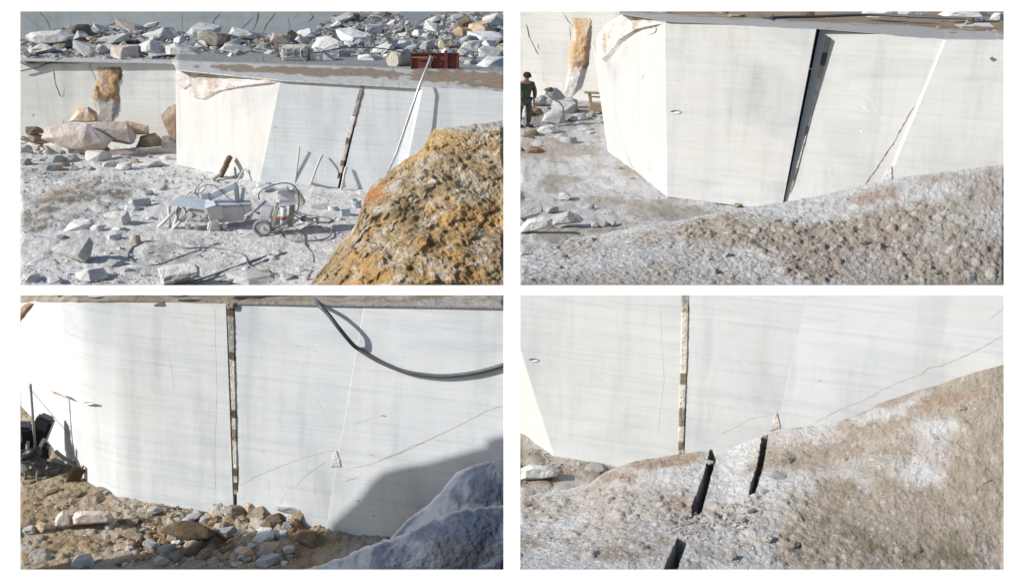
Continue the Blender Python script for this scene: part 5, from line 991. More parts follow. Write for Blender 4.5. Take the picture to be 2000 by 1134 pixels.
def curved_block():
    pairs = [((20, 775), (20, 596)), ((60, 815), (55, 590)), ((90, 858), (78, 587)), ((115, 890), (105, 587)), ((165, 938), (150, 587)), ((230, 972), (230, 588))]
    bot = [g3p(*a) for a, _ in pairs]; top = []
    for k, (a_, t_) in enumerate(pairs):
        if k == len(pairs) - 1: top.append(F3.hit(*t_)); continue
        pl = vplane(bot[k], bot[k + 1], .06); top.append(pl.hit(*t_))
    nb = face_line(F3, (230, 972), (456, 1007), 8, 0, 1)[1:]; ntp = face_line(F3, (230, 588), (441, 593), 8, .4, 2)[1:]
    L = lambda A: smoothline(A, 8)
    bot = L(bot) + nb; top = L(top) + ntp
    TOP3.extend([(t_[0], 0) for _, t_ in pairs]); TOP3[:] = [(proj(v)[0], v.z + .02) for v in top[::4]]
    # rear corners: straight back from both ends
    bot2 = [bot[-1] + D3 * 1.6, bot[0] + D3 * .6]; top2 = [top[-1] + D3 * 1.6, top[0] + D3 * .6]
    bm = prism(bot + bot2, top + top2)
    for f in bm.faces: f.smooth = len(f.verts) == 4 and f.normal.z < .5
    bmesh.ops.triangulate(bm, faces=bm.faces[:])
    for pts, w, mi in [([(420, 600), (421, 680), (424, 760), (419, 880), (420, 960)], .6, 4), ([(280, 809), (292, 818), (306, 832)], 2, 3), ([(103, 690), (112, 702), (117, 715)][:2], .01, 1), ([(250, 650), (330, 672), (430, 676)], 1.6, 1), ([(325, 675), (336, 730), (340, 765)], 1.2, 3), ([(215, 590), (232, 615), (240, 650)], 2, 3), ([(250, 990), (330, 985), (300, 962)][1:], 1.2, 3), ([(150, 860), (250, 865), (330, 878)], 1.2, 3), ([(355, 690), (380, 692), (440, 700)], 1, 1), ([(300, 770), (430, 785)], 1, 1)]:
        if pts[0][0] > 235: ribbon(bm, pts, w, F3, .012, mi)
    org = bot[0].copy()
    for v in bm.verts: v.co -= org
    me = bpy.data.meshes.new('marble_block'); bmesh.ops.recalc_face_normals(bm, faces=bm.faces[:]); bm.to_mesh(me); bm.free(); me.polygons.foreach_set('use_smooth', [True] * len(me.polygons)); me.set_sharp_from_angle(angle=.6)
    return tag(link('marble_block', me, b3, pan=3, loc=org), 'large white marble block, left of the rubble-filled cut, with a rounded left end', 'marble block', 'sawn marble blocks of the bench')
A3 = curved_block()
vst3 = vcol('broken_marble_near', .4, .9, 9, grain=.4)
F3b = F3
def lens_chip(name, pan, pl, pts1, pts2, c, parent, k, seed=1): return relief(name, pan, pts1, pts2, 14, 6, pl, k, const(c, .2, 3), vst3, parent, seed, 4, .0)
B3 = block('marble_block', 3, [(F3b, (463, 1008), (638, 1035), (458, 592), (712, 596), 14, .4)], D3 * 1.6, b3, 'middle white marble block between the rubble-filled cut and the right-hand block',
    [(F3b, [(466, 948), (500, 930), (540, 912), (600, 892), (655, 878)], 1.4, 4, .012), (F3b, [(600, 905), (615, 896), (625, 895)], 1.0, 4, .012), (F3b, [(575, 950), (600, 925), (640, 900)], 1.2, 4, .012), (F3b, [(525, 935), (525, 958)], 1.0, 1, .012), (F3b, [(545, 985), (560, 960)], 1., 4, .012),
     (F3b, [(570, 672), (600, 680), (640, 695)], 2, 1, .01), (F3b, [(543, 752), (565, 765), (590, 780), (610, 796)], 3, 3, .012), (F3b, [(556, 735), (600, 760), (625, 790), (640, 830)], 1.4, 3, .012), (F3b, [(610, 745), (630, 775), (645, 805)], 1.4, 3, .012), (F3b, [(512, 875), (516, 890)], 2, 1, .012), (F3b, [(590, 885), (600, 878), (608, 872)], 2.4, 3, .012), (F3b, [(500, 815), (512, 818)], 2.4, 3, .012), (F3b, [(550, 955), (560, 968)], 3, 3, .012), (F3b, [(615, 945), (617, 970)], 1, 4, .012), (F3b, [(530, 780), (560, 782)], .8, 1, .01)])
seg3 = [(0, .03, (.34, .29, .22)), (.03, .07, (.10, .08, .06)), (.07, .25, (.36, .34, .31)), (.25, .3, (.12, .10, .08)), (.3, .56, (.60, .54, .44)), (.56, .6, (.12, .09, .06)), (.6, .66, (.58, .52, .45)), (.66, .72, (.30, .22, .15)), (.72, .86, (.62, .56, .48)), (.86, .90, (.14, .10, .07)), (.90, .94, (.6, .55, .48)), (.94, .98, (.12, .08, .05)), (.98, 1.1, (.4, .32, .22))]
gapfill('gap_fill', 3, [(443, 590), (448, 700), (452, 800), (455, 900), (457, 964)], [(459, 592), (460, 700), (462, 800), (464, 900), (466, 965)], 120, offpl(F3, -.004), seg3, vst3, B3, .025, 7, .006, 8, .3)
part_ = relief('gap_head', 3, [(440, 589), (462, 590)], [(444, 602), (460, 602)], 14, 10, F3, .08, const((.36, .30, .22), .3, 6), vst3, B3, 3, 5)
F3c = offpl(F3, .005)
C3 = proud_block('marble_block', 3, F3, F3c, [(636, 1035), (711, 597)], [(636.1, 1035.1), (711.9, 597)], (1000, 1092), (1000, 600), D3 * 1.6, b3, 'right-hand white marble block with a long brown seam, half in shade',
    [(F3c, [(985, 790), (950, 802), (920, 818), (880, 838), (855, 850), (810, 872), (770, 888), (735, 902)], 2.2, 4, .012), (F3c, [(830, 862), (800, 872), (780, 885), (750, 895)], 2.6, 4, .012), (F3c, [(687, 830), (710, 822), (742, 813)], .9, 4, .012), (F3c, [(742, 813), (748, 811), (756, 813)], 3.6, 5, .014), (F3c, [(720, 624), (800, 626), (880, 628), (985, 625)], 1.1, 1, .01), (F3c, [(756, 893), (790, 898), (835, 905)], 1.6, 1, .012), (F3c, [(670, 915), (700, 912), (735, 902), (770, 885)], 1.2, 4, .012), (F3c, [(840, 862), (870, 855), (895, 850)], 2.4, 3, .012), (F3c, [(666, 940), (690, 935), (700, 930)], 3, 4, .012), (F3c, [(720, 888), (730, 889)], 1.5, 2, .012), (F3c, [(715, 985), (770, 988)], 1.4, 1, .012), (F3c, [(695, 975), (703, 980)], 3, 2, .012), (F3c, [(728, 1005), (732, 1008)], 3, 2, .012)])
relief('spalled_edge', 3, [(656, 878), (650, 890), (646, 912)], [(657, 880), (664, 895), (668, 912)], 18, 10, F3c, .012, const((.72, .70, .66), .15, 4), vst3, C3, 4, 5, .004)
hollow('drill_hole', 3, F3, 172, 787, 22, 6, [seam, scr], A3, .012) if False else None
# bench top strip
t3z = F3.hit(500, 592).z; zl3 = F3.hit(230, 588).z - .25
def dirt3(P, W3, U, VV):
    n = fbm(W3 * np.array([.5, 1, 1]), 3, 5, 96); C = mixc(np.tile([.34, .28, .20], (len(P), 1)), (.46, .43, .38), sm(n, .4, .65)); return mixc(C, (.44, .42, .42), sm(P[:, 1], 588, 594) * .7)
shelf('ground', 3, [(39, 560), (985, 560)], [(39, 590), (60, 586.5), (230, 586.5), (450, 591), (985, 599)], 39.5, 983.5, sorted(TOP3) + [(240, F3.hit(230, 588).z + .03), (710, F3.hit(710, 596).z + .03), (985, F3.hit(985, 600).z + .03)], dirt3, vc3, 3, 26, .08, 3, .03, 7)
gt3 = lambda x, y: G(x, y - 5, float(np.interp(x, [q[0] for q in sorted(TOP3)] + [240], [q[1] for q in sorted(TOP3)] + [t3z])) + .02)
for (x, y, w, h, c, k, lab) in [(120, 583, 60, 12, 't', 'block', 'tan block at the upper frame edge above the left block'), (265, 582, 50, 10, 't', 'slab', 'tan slab at the upper edge left of the cut'), (200, 584, 60, 4, 'w', 'slab', 'thin pale slab at the upper edge'), (712, 587, 24, 14, 'g', 'block', 'grey stone foot on the bench top above the cut edge'), (940, 590, 30, 16, 'g', 'wedge', 'grey angular stone at the upper right edge'), (540, 582, 30, 8, 'o', 'block', 'rusty stone at the upper edge by the hose'), (880, 594, 8, 3, 'w', 'block', 'tiny white stone on the bench dirt'), (345, 583, 60, 6, 'b', 'slab', 'brown slab at the upper edge behind the left block')]:
    tagr(rock(3, x, y, w, h, M3[c], gt3, k, .05, depth=.6), lab, 'stones on the near bench top')
tag(tube_obj('pole', [gt3(945, 583) + Vector((0, 0, .05)), gt3(995, 578) + Vector((0, 0, .05))], .05, rubber, 3, None, False), 'dark pipe lying on the bench top in the upper right', 'pipe')
lp3 = vplane(g3p(165, 938), g3p(230, 972), .06)
hollow('drill_hole', 3, offpl(lp3, .05), 172, 787, 22, 6, [seam, scr], A3, .012)
relief('lens_mark', 3, [(98, 762), (118, 768), (136, 778)], [(99, 763), (112, 771), (136, 779)], 14, 4, offpl(lp3, .08), .02, const((.55, .45, .32), .3, 4), vst3, A3, 3, 3)
# orange-stained chipped corner at the far left top
relief('stained_corner', 3, [(38, 640), (38, 612), (50, 596), (62, 588)], [(42, 622), (52, 612), (66, 600), (80, 588)], 20, 12, vplane(g3p(20, 775), g3p(60, 815), .06), .12, const((.50, .34, .25), .3, 3), vst3, A3, 4, 3)
# hanging hose
hp = [gt3(505, 586) + Vector((0, 0, .03)), gt3(560, 586) + Vector((0, 0, .04)), gt3(605, 589) + Vector((0, 0, .05))] + [F3c.hit(x, y, o_) for x, y, o_ in [(622, 595, .12), (640, 612, .22), (660, 638, .26), (685, 668, .16), (700, 681, .05), (740, 705, .05), (790, 725, .06), (840, 733, .06), (880, 733.5, .06), (930, 727, .06), (975, 715, .06), (1000, 706, .06)]]
tag(tube_obj('hose', hp, .036, plain('thick_black_hose', (.085, .09, .10), .45, 0, .5, 3), 3, seg=12), 'thick black hose hanging in a bow over the white marble face', 'hose')
tag(tube_obj('hose', [gt3(455, 589) + Vector((0, 0, .03)), gt3(520, 588) + Vector((0, 0, .03)), gt3(560, 588.5) + Vector((0, 0, .03))], .028, rubber, 3, seg=8), 'thin end of black hose on the bench edge above the cut', 'hose')
# machine and hoses at the far left
p = g3p(66, 930); s = p.length / 2000 * 1.18
e = empty('drilling_machine', p, 3, 'dark oily drilling machine with hoses at the left edge', 'machine'); e.scale = (s,) * 3
dk = plain('oily_black_metal', (.035, .04, .045), .45, .2, .5, .15); dg_ = plain('dusty_grey_metal', (.30, .29, .26), .7, 0, .5, .1)
part('engine', dk, e, lambda b: (add_box(b, (-20, 10, 60), (40, 26, 44), (.1, .2, .3), 4), add_box(b, (-4, 14, 34), (50, 22, 22), (0, .1, .2), 3), add_cyl(b, (-30, -6, 74), (-14, -8, 72), 9, 14), add_box(b, (10, 22, 62), (24, 20, 56), (0, .45, 0), 4)))
part('mast', dg_, e, lambda b: (add_cyl(b, (-8, -6, 60), (-9, -4, 126), 3.2, 10), add_cyl(b, (6, 0, 10), (14, 6, 146), 1.9, 8)))
part('leg', dg_, e, lambda b: add_cyl(b, (-30, -8, 44), (-2, -6, 8), 5, 10)); part('leg', dg_, e, lambda b: add_cyl(b, (2, -4, 60), (-8, -10, 0), 2.4, 10))
part('track_shoe', dg_, e, lambda b: (add_box(b, (6, 4, 10), (18, 14, 26), (.2, .5, .2), 2), add_box(b, (30, 10, 12), (18, 14, 20), (.1, .5, .1), 2), add_box(b, (-16, 6, 4), (34, 12, 6), (0, 0, .2), 1)))
part('oil_hose', greyhose, e, lambda b: (add_tube(b, smoothline([(14, -8, 20), (12, -14, 2), (30, -18, -14), (60, -12, -18), (80, -2, -14)]), 2.0, 8), add_tube(b, smoothline([(36, 4, 40), (48, 6, 26), (66, 8, 14), (84, 6, 4)]), 3.0, 8), add_tube(b, smoothline([(-14, -8, 126), (-22, -10, 110), (-30, -10, 100)]), .9, 6)))
part('hydraulic_hose', rubber, e, lambda b: [add_tube(b, smoothline([Vector((-34 + q * 6, -10, 66 - q * 5)), Vector((-22 + q * 8, -18, 40 - q * 3)), Vector((-2 + q * 7, -14, 50 - q * 8)), Vector((14 + q * 6, -4, 34 - q * 4)), Vector((26 + q * 5, 6, 14))]), 1.7, 7) for q in range(5)])
part('bracket', dg_, e, lambda b: (add_box(b, (-22, -12, 52), (22, 4, 5), (0, .5, 0), .6), add_box(b, (-6, -12, 30), (6, 5, 26), (0, -.35, 0), .6), add_box(b, (16, -6, 46), (5, 5, 44), (0, .55, 0), .6)))
part('canister', dk, e, lambda b: (add_cyl(b, (-2, -12, 42), (20, -10, 48), 7, 16), add_cyl(b, (-28, -12, 22), (-26, -12, 40), 6, 14)))
part('wire', rubber, e, lambda b: (add_cyl(b, (14, 0, 144), (56, 20, 52), .35, 5), add_cyl(b, (-8, 0, 122), (10, 4, 92), .4, 5)))
part('yellow_valve', plain('yellow_paint', (.42, .30, .05), .6), e, lambda b: add_box(b, (-30, -8, 38), (8, 8, 8), (.2, .1, 0), 1))
p = g3p(146, 945); s = p.length / 2000
e = empty('wooden_wedge_stack', p, 3, 'rusty ribbed metal piece at the foot of the left block', 'metal piece'); e.scale = (s,) * 3
for k in range(4): part('rib', rust, e, lambda b, k=k: add_box(b, (-7 + k * 5, 2 + k, 17), (3.2, 6, 36), (0, .55, .1), .4))
part('base_plate', rust, e, lambda b: add_box(b, (2, 8, 15), (20, 3, 30), (0, .55, .1), .5))
for x, y, w, lab in [(72, 938, 28, 'left'), (55, 900, 30, 'upper')]:
    pp = g3p(x, y); ss = pp.length / 2000; bm = bmesh.new(); add_box(bm, (0, 0, 1.5), (w, 3.5, 3), (0, 0, .9 if lab == 'left' else .25), .3); o = link('stick', bm_mesh(bm), wood, pan=3, loc=pp); o.scale = (ss,) * 3; tag(o, {'left': 'short brown stick lying alone on the ground below the machine', 'upper': 'brown board lying beside the dark machine'}[lab], 'stick')
R3 = [(397, 1016, 26, 19, 'w', 'block', 'white stone behind the crusted slab'), (374, 1014, 30, 9, 'w', 'slab', 'flat white stone left of the white stone behind the crusted slab'), (300, 1008, 30, 14, 'w', 'slab', 'pale stone at the left rubble top'), (293, 1074, 32, 13, 'w', 'slab', 'bright white flat stone left below the crusted slab'), (154, 1110, 44, 26, 'g', 'block', 'grey oblong stone at the bottom left'), (76, 1034, 32, 22, 'o', 'wedge', 'rusty brown stone left of the long pinkish boulder'), (340, 1064, 36, 22, 't', 'block', 'tan stone under the crusted slab, left'), (375, 1085, 50, 26, 'b', 'wedge', 'brown wedge below the crusted slab'), (395, 1092, 34, 20, 't', 'block', 'tan block below the crusted slab, right'), (216, 1034, 26, 10, 'w', 'block', 'white stone at the right end of the long pinkish boulder'), (256, 1050, 44, 16, 't', 'slab', 'tan slab between the pinkish boulder and the crusted slab'), (270, 1055, 24, 12, 't', 'block', 'yellowish stone left of the crusted slab'),
 (585, 1028, 38, 28, 't', 'lump', 'round tan boulder in front of the middle block foot'), (604, 1066, 64, 40, 'b', 'block', 'large brown boulder half in the shade'), (535, 1030, 50, 22, 'b', 'block', 'brown earthy block in the right rubble'), (500, 1010, 56, 34, 'o', 'lump', 'orange earthy lump below the cut'), (462, 1018, 44, 20, 't', 'block', 'tan stone left of the orange earthy lump'), (620, 1000, 26, 14, 'g', 'block', 'grey stone under the end of the long white slab'), (614, 1024, 20, 14, 'w', 'wedge', 'small white stone right of the round tan boulder'), (500, 1064, 60, 16, 'w', 'slab', 'white slab at the right rubble middle'), (490, 1060, 18, 8, 'o', 'block', 'orange pebble on the white slab'), (490, 1072, 22, 10, 'w', 'block', 'white lump below the white slab'), (475, 1088, 40, 16, 'o', 'slab', 'orange-brown slab low in the rubble'), (470, 1095, 20, 10, 'w', 'block', 'small white stone low in the rubble'), (530, 1085, 46, 20, 't', 'slab', 'long tan slab low right in the rubble'), (520, 1104, 56, 18, 'w', 'slab', 'white slab at the bottom of the rubble'), (562, 1084, 26, 16, 'w', 'block', 'white stone at the shade edge'), (548, 1050, 34, 14, 'w', 'slab', 'pale flaky stone left of the brown boulder'), (440, 1093, 26, 12, 'o', 'block', 'orange stone at the bottom centre'), (235, 1100, 60, 12, 't', 'slab', 'tan slab at the bottom left of the rubble'), (118, 992, 26, 8, 't', 'slab', 'tan flat stone left of the block foot'), (208, 968, 16, 10, 'w', 'block', 'white stone at the foot of the left block'), (190, 970, 34, 12, 't', 'slab', 'tan slab touching the foot of the left block'), (100, 968, 30, 8, 'b', 'slab', 'brown flat stone on the left ground'), (145, 972, 26, 8, 't', 'slab', 'tan chip on the left ground near the block foot'), (52, 1040, 30, 14, 'w', 'block', 'white stone at the left edge'), (124, 995, 16, 8, 'o', 'block', 'yellow-brown pebble behind the long pinkish boulder')]
G3_ = 'stones of the brown rubble'
orock(3, [(304, 1035), (330, 1022), (362, 1014), (395, 1022), (425, 1040), (408, 1056), (372, 1056), (330, 1044)], g3p(360, 1060), M3['b'], 'large brown-grey crusted slab in the middle of the rubble', G3_, ridge=[(312, 1036, .08), (370, 1050, .16), (405, 1050, .12), (372, 1057, .12)], back=.5)
orock(3, [(106, 1018), (112, 1004), (122, 996), (134, 1000), (140, 1012), (138, 1024), (124, 1029), (108, 1027)], g3p(122, 1029), M3['p'], 'pink knobbly end stone joined to the long pinkish boulder', G3_)
orock(3, [(134, 1008), (150, 998), (195, 996), (216, 1000), (224, 1010), (218, 1020), (170, 1024), (136, 1025)], g3p(178, 1026), M3['p'], 'long pinkish-white boulder alone on the left ground', G3_)
orock(3, [(412, 1034), (428, 1030), (458, 1026), (466, 1036), (456, 1048), (442, 1052), (424, 1042)], g3p(440, 1053), M3['g'], 'two-toned white and grey stone right of the crusted slab', G3_, ridge=[(418, 1036, .1), (442, 1040, .3), (442, 1052, .2)])
orock(3, [(528, 985), (560, 983), (600, 992), (626, 1008), (620, 1014), (590, 1006), (550, 996), (530, 992)], g3p(575, 1014), M3['w'], 'long white slab leaning on the foot of the middle block', G3_, back=.2)
mk3 = [(358, 1040, 'the crusted slab'), (162, 1010, 'the long pinkish boulder'), (585, 1010, 'the round tan boulder'), (604, 1050, 'the large brown boulder'), (154, 1100, 'the grey oblong stone'), (530, 1095, 'the low white slab'), (460, 1005, 'the cut foot'), (300, 990, 'the left block foot')]
def at3(x, y):
    q = g3p(x, y); i = int(np.argmin((PX3 - x) ** 2 + (PY3 - y) ** 2)); return Vector(W33[i])
PX3, PY3, W33 = PX.copy(), PY.copy(), W3.copy()
taken = []
for (x, y, w, h, c, k, lab) in R3:
    tagr(rock(3, x, y, w, h * .72, M3[c], at3, k if k != 'lump' else 'block', .2, depth=.7), lab, 'stones of the brown rubble'); taken.append((x, y - h * .3, w * .8, h * .8))
scatter(3, [(240, 1000), (640, 1005), (640, 1040), (560, 1105), (240, 1108), (200, 1050)], 75, (8, 34), 'ttbbbwwgo', M3, at3, mk3, 'in the brown rubble', 'stones of the brown rubble', 51, (.25, .55), ('slab', 'slab', 'wedge', 'block'), .5, taken=taken, tilt=.4)
scatter(3, [(330, 985), (640, 1005), (640, 1030), (500, 1030), (340, 1005)], 22, (14, 40), 'wwttbg', M3, at3, mk3, 'by the marble', 'stones of the brown rubble', 57, (.2, .4), ('slab', 'wedge'), .5, tilt=.45)
chips('stone_chips', 3, [(60, 940), (230, 980), (640, 1000), (650, 1040), (560, 1108), (45, 1108)], 2000, (2.2, 9), [M3['t'], M3['b'], M3['w'], M3['o'], M3['t']], at3, 52, dens=lambda x, y: .25 + .75 * (x > 230), label='small brown and cream chips between the rubble stones')
# blue-white boulders, shade put into their dark bluish colour
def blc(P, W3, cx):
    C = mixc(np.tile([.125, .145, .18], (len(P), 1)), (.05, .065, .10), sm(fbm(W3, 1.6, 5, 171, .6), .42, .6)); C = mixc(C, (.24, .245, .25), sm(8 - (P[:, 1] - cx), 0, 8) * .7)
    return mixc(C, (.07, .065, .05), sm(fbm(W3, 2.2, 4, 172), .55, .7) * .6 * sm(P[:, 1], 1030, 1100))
vcs = vcol('shaded_boulder_marble', .9, .45, 8, grain=.5)
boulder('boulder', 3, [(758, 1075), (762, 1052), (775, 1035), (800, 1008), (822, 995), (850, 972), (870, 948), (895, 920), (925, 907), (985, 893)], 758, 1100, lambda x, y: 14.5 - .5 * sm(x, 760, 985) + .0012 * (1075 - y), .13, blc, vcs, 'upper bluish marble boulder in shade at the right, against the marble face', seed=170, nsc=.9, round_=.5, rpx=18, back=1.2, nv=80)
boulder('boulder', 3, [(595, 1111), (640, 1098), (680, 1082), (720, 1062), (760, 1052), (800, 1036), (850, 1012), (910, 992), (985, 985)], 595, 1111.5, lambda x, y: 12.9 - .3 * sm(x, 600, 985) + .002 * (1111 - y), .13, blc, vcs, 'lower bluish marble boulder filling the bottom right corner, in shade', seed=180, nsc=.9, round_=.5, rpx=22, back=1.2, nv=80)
# added unseen rock mass, shaped to throw the shade on the lower right of this terrace
def shade_caster():
    sh = [(636, 1062), (648, 1022), (672, 1000), (700, 975), (728, 938), (748, 921), (790, 911), (830, 905), (870, 893), (948, 873), (952, 860), (970, 853), (1010, 846)]
    up = [F3c.hit(x, y) + SUN * 10.5 for x, y in sh]; u = SUN.cross(Vector((0, 0, 1))).normalized(); w = u.cross(SUN).normalized()
    if w.z < 0: w = -w
    low = [p - w * 9 for p in up]; V = up + low; th = SUN * 3.0; n = len(up); V2 = [v + th for v in V]; bm = bmesh.new()
    vs = [bm.verts.new(v) for v in V + V2]
    for k in range(n - 1):
        bm.faces.new((vs[k], vs[k + 1], vs[n + k + 1], vs[n + k])); bm.faces.new((vs[2 * n + k], vs[3 * n + k], vs[3 * n + k + 1], vs[2 * n + k + 1])); bm.faces.new((vs[k], vs[2 * n + k], vs[2 * n + k + 1], vs[k + 1])); bm.faces.new((vs[n + k], vs[n + k + 1], vs[3 * n + k + 1], vs[3 * n + k]))
    bm.faces.new((vs[0], vs[n], vs[3 * n], vs[2 * n])); bm.faces.new((vs[n - 1], vs[3 * n - 1], vs[4 * n - 1], vs[2 * n - 1]))
    o = link('terrain', bm_mesh(bm), M3['g']); o['kind'] = 'structure'  # unseen shade caster, added for its shadow
shade_caster()
# =====================================================================================================
# TERRACE 4 (lower right): pale face above a rough mound cut by two dark slots
# =====================================================================================================
Z4 = -5.; g4 = lambda x, y: G(x, y, Z4); M4 = stonemats(.4); M4D = stonemats(.41, .45)
mar4 = marble('sawn_marble_lower_right', .95, (.675, .69, .685), (.55, .585, .61), veins=.7, streak=.4, warm=.12, lean=.12); mar4w = marble('sunlit_end_face', .95, (.72, .71, .69), veins=.2, streak=.3)  # end face is a lighter copy, sunlight put into its colour
mar4c = marble('sawn_marble_right_block', .95, (.71, .73, .74), (.54, .57, .60), veins=.7, streak=.2, warm=.1)
vc4 = vcol('rough_mound_soil', .28, 1., 13, grain=.5)
PX, PY, VV, nu, nv = crest_grid([(1016, 830), (1082, 880), (1330, 895)], [(1016, 990), (1400, 925)], 1016, 1400, 3, 40)
P2 = np.c_[PX, PY]; R = rays(P2); W3 = R * (Z4 / R[:, 2])[:, None]; a, ca = cells(W3, 5, 5, .5)
W3[:, 2] += ((fbm(W3, 1.4, 4, 111) - .5) * .1 + a * .05) * edge_fade(PX, PY, 4, 5); C = mixc(np.tile([.56, .53, .48], (len(P2), 1)), (.42, .35, .27), sm(fbm(W3, 2.4, 5, 112), .48, .62))
grid_mesh('ground', W3, C, nu, nv, vc4, 4, skirt={'left': 1., 'front': np.array((0, 0, -.5)), 'back': np.array((0, 0, -.5))}, kind='structure')
Bb = g4(1082, 890); F4 = vplane(Bb, g4(1500, 960)); LF4 = plane3(g4(1000, 834), Bb, F4.hit(978, 560)); b4 = [mar4, crackm, crackd, scr, seam, mar4w]; D4 = Vector((0, 2.5, 0))
A4 = block('marble_block', 4, [(LF4, (1000, 834), (1082, 890), (960, 560), (978, 560), 3, 0), (F4, (1082, 890), (1325, 938), (978, 560), (1332, 560), 8, 0)], D4, b4, 'pale grey marble block left of the narrow rubble-filled cut, white end face at left',
    [(F4, [(1158, 727), (1165, 736), (1175, 743), (1183, 751)], 2.6, 1, .006), (F4, [(1160, 730), (1163, 734)], 4, 1, .006), (F4, [(1150, 580), (1160, 596)], 1.4, 1, .006), (F4, [(1180, 586), (1230, 595), (1330, 597)], 2, 1, .005), (F4, [(1290, 600), (1293, 680), (1297, 740), (1285, 850)], .5, 4, .006), (F4, [(1050, 778), (1150, 782), (1250, 800)], 1, 3, .006), (F4, [(1165, 665), (1173, 700)], 1, 3, .006), (F4, [(1240, 660), (1330, 675)], .9, 1, .005), (F4, [(1240, 690), (1330, 712)], .8, 1, .005)], drop=0)
for f in A4.data.polygons:
    if f.material_index == 0 and f.normal.dot(LF4.n) > .97 and f.normal.dot(LF4.n) > f.normal.dot(F4.n): f.material_index = 5
hollow('drill_hole', 4, F4, 1042, 703, 20, 6.5, [crackd, scr], A4, .008)
B4 = block('marble_block', 4, [(F4, (1336, 938), (1490, 960), (1347, 560), (1583, 560), 6, 0)], D4, b4, 'middle pale marble block right of the rubble-filled cut, above the two slots',
    [(F4, [(1420, 680), (1435, 692), (1445, 700), (1462, 712)], 3.2, 3, .006), (F4, [(1400, 850), (1425, 840), (1450, 826), (1465, 817), (1500, 812)], 1.2, 4, .006), (F4, [(1462, 800), (1380, 812), (1366, 810)][:2], .8, 3, .006), (F4, [(1364, 810), (1378, 802), (1384, 799), (1387, 815)], 1.3, 3, .006), (F4, [(1385, 800), (1387, 818)], 1.3, 1, .006), (F4, [(1450, 605), (1480, 618), (1560, 640)], 1.4, 1, .005), (F4, [(1405, 640), (1410, 645)], 3, 3, .006), (F4, [(1455, 810), (1470, 803)], 1.6, 3, .006), (F4, [(1372, 870), (1380, 864), (1395, 860)], 1, 4, .006), (F4, [(1463, 775), (1485, 774)], .9, 4, .006)])
seg4 = [(0, .1, (.36, .35, .32)), (.1, .13, (.42, .34, .22)), (.13, .5, (.64, .59, .53)), (.5, .57, (.24, .19, .14)), (.57, .72, (.66, .60, .54)), (.72, .83, (.28, .25, .20)), (.83, .92, (.62, .56, .50)), (.92, .97, (.26, .22, .17)), (.97, 1.1, (.5, .44, .36))]
gapfill('gap_fill', 4, [(1331, 570), (1329, 700), (1326, 800), (1324, 885)], [(1347, 570), (1344, 700), (1339, 800), (1336, 885)], 100, offpl(F4, -.003), seg4, vst3, B4, .012, 12, .004, 9, .3)
F4c = offpl(F4, .0015)
C4 = proud_block('marble_block', 4, F4, F4c, [(1488, 960), (1582, 560)], [(1488.1, 960), (1582.1, 560)], (1975, 1060), (1975, 560), D4, [mar4c, crackm, crackd, scr, seam, mar4w], 'right-hand pale marble block with a long brown crack above the mound',
    [(F4c, [(1962, 653), (1940, 666), (1915, 680), (1880, 697), (1842, 713), (1812, 718), (1800, 730), (1760, 745), (1720, 762), (1690, 780), (1640, 800), (1590, 825)], 1.8, 4, .006), (F4c, [(1842, 713), (1812, 719)], 2.2, 1, .007), (F4c, [(1597, 745), (1606, 742)], 3.4, 4, .007), (F4c, [(1590, 615), (1600, 622), (1640, 628)], 1.4, 1, .005), (F4c, [(1610, 640), (1660, 641)], 1.4, 1, .005), (F4c, [(1570, 670), (1640, 672), (1760, 690)], 1, 1, .005), (F4c, [(1930, 625), (1950, 610), (1962, 600)], 2, 4, .004)])
relief('spalled_edge', 4, [(1515, 803), (1510, 820), (1504, 842)], [(1517, 805), (1523, 822), (1526, 836)], 18, 10, F4c, .006, const((.74, .70, .64), .2, 8), vst3, C4, 4, 10, .002)
cr4 = [(1016, 967), (1060, 962), (1110, 955), (1150, 945), (1180, 922), (1210, 910), (1260, 898), (1310, 890), (1345, 884), (1393, 876), (1400, 888), (1412, 884), (1440, 868), (1470, 857), (1495, 848), (1502, 846), (1530, 838), (1580, 832), (1640, 822), (1700, 800), (1715, 788), (1760, 775), (1790, 764), (1840, 750), (1880, 735), (1920, 722), (1961, 712)]
def m4col(P, W3, cl, cb, cc, cx):
    C = mixc(np.tile([.70, .70, .70], (len(P), 1)), (.50, .43, .36), cl * .6); rt = sm(P[:, 0] + (P[:, 1] - 900) * .5, 1540, 1700)
    n = fbm(W3, 1.8, 5, 121) ; C = mixc(C, (.42, .355, .28), sm(n + rt * .2, .48, .64) * .9); C = mixc(C, (.26, .22, .15), blobs(P, [(1700, 1050, 90, 26, .35, .9), (1890, 1090, 110, 40, .3, .8), (1620, 960, 90, 20, .1, .4), (1700, 950, 90, 18, .1, .5)], 7) * sm(fbm(W3, 5, 4, 122), .35, .6))
    C = mixc(C, (.58, .50, .41), (cb > .85) * .4); C = mixc(C, (.62, .61, .58), (cc > .82) * .6); C = mixc(C, (.66, .67, .68), blobs(P, [(1760, 800, 60, 14, -.5, 1), (1700, 815, 60, 12, -.3, .9), (1560, 930, 60, 20, 0, .4), (1720, 905, 80, 14, 0, .4)], 8) * .8)
    C = mixc(C, (.40, .27, .19), blobs(P, [(1290, 905, 70, 10, -.15, .8), (1200, 935, 60, 12, .1, .9), (1320, 990, 40, 20, 0, .7), (1540, 900, 34, 12, .2, .8), (1850, 780, 70, 16, -.2, .7), (1340, 1040, 50, 14, 0, .6)], 9) * .7)
    return C
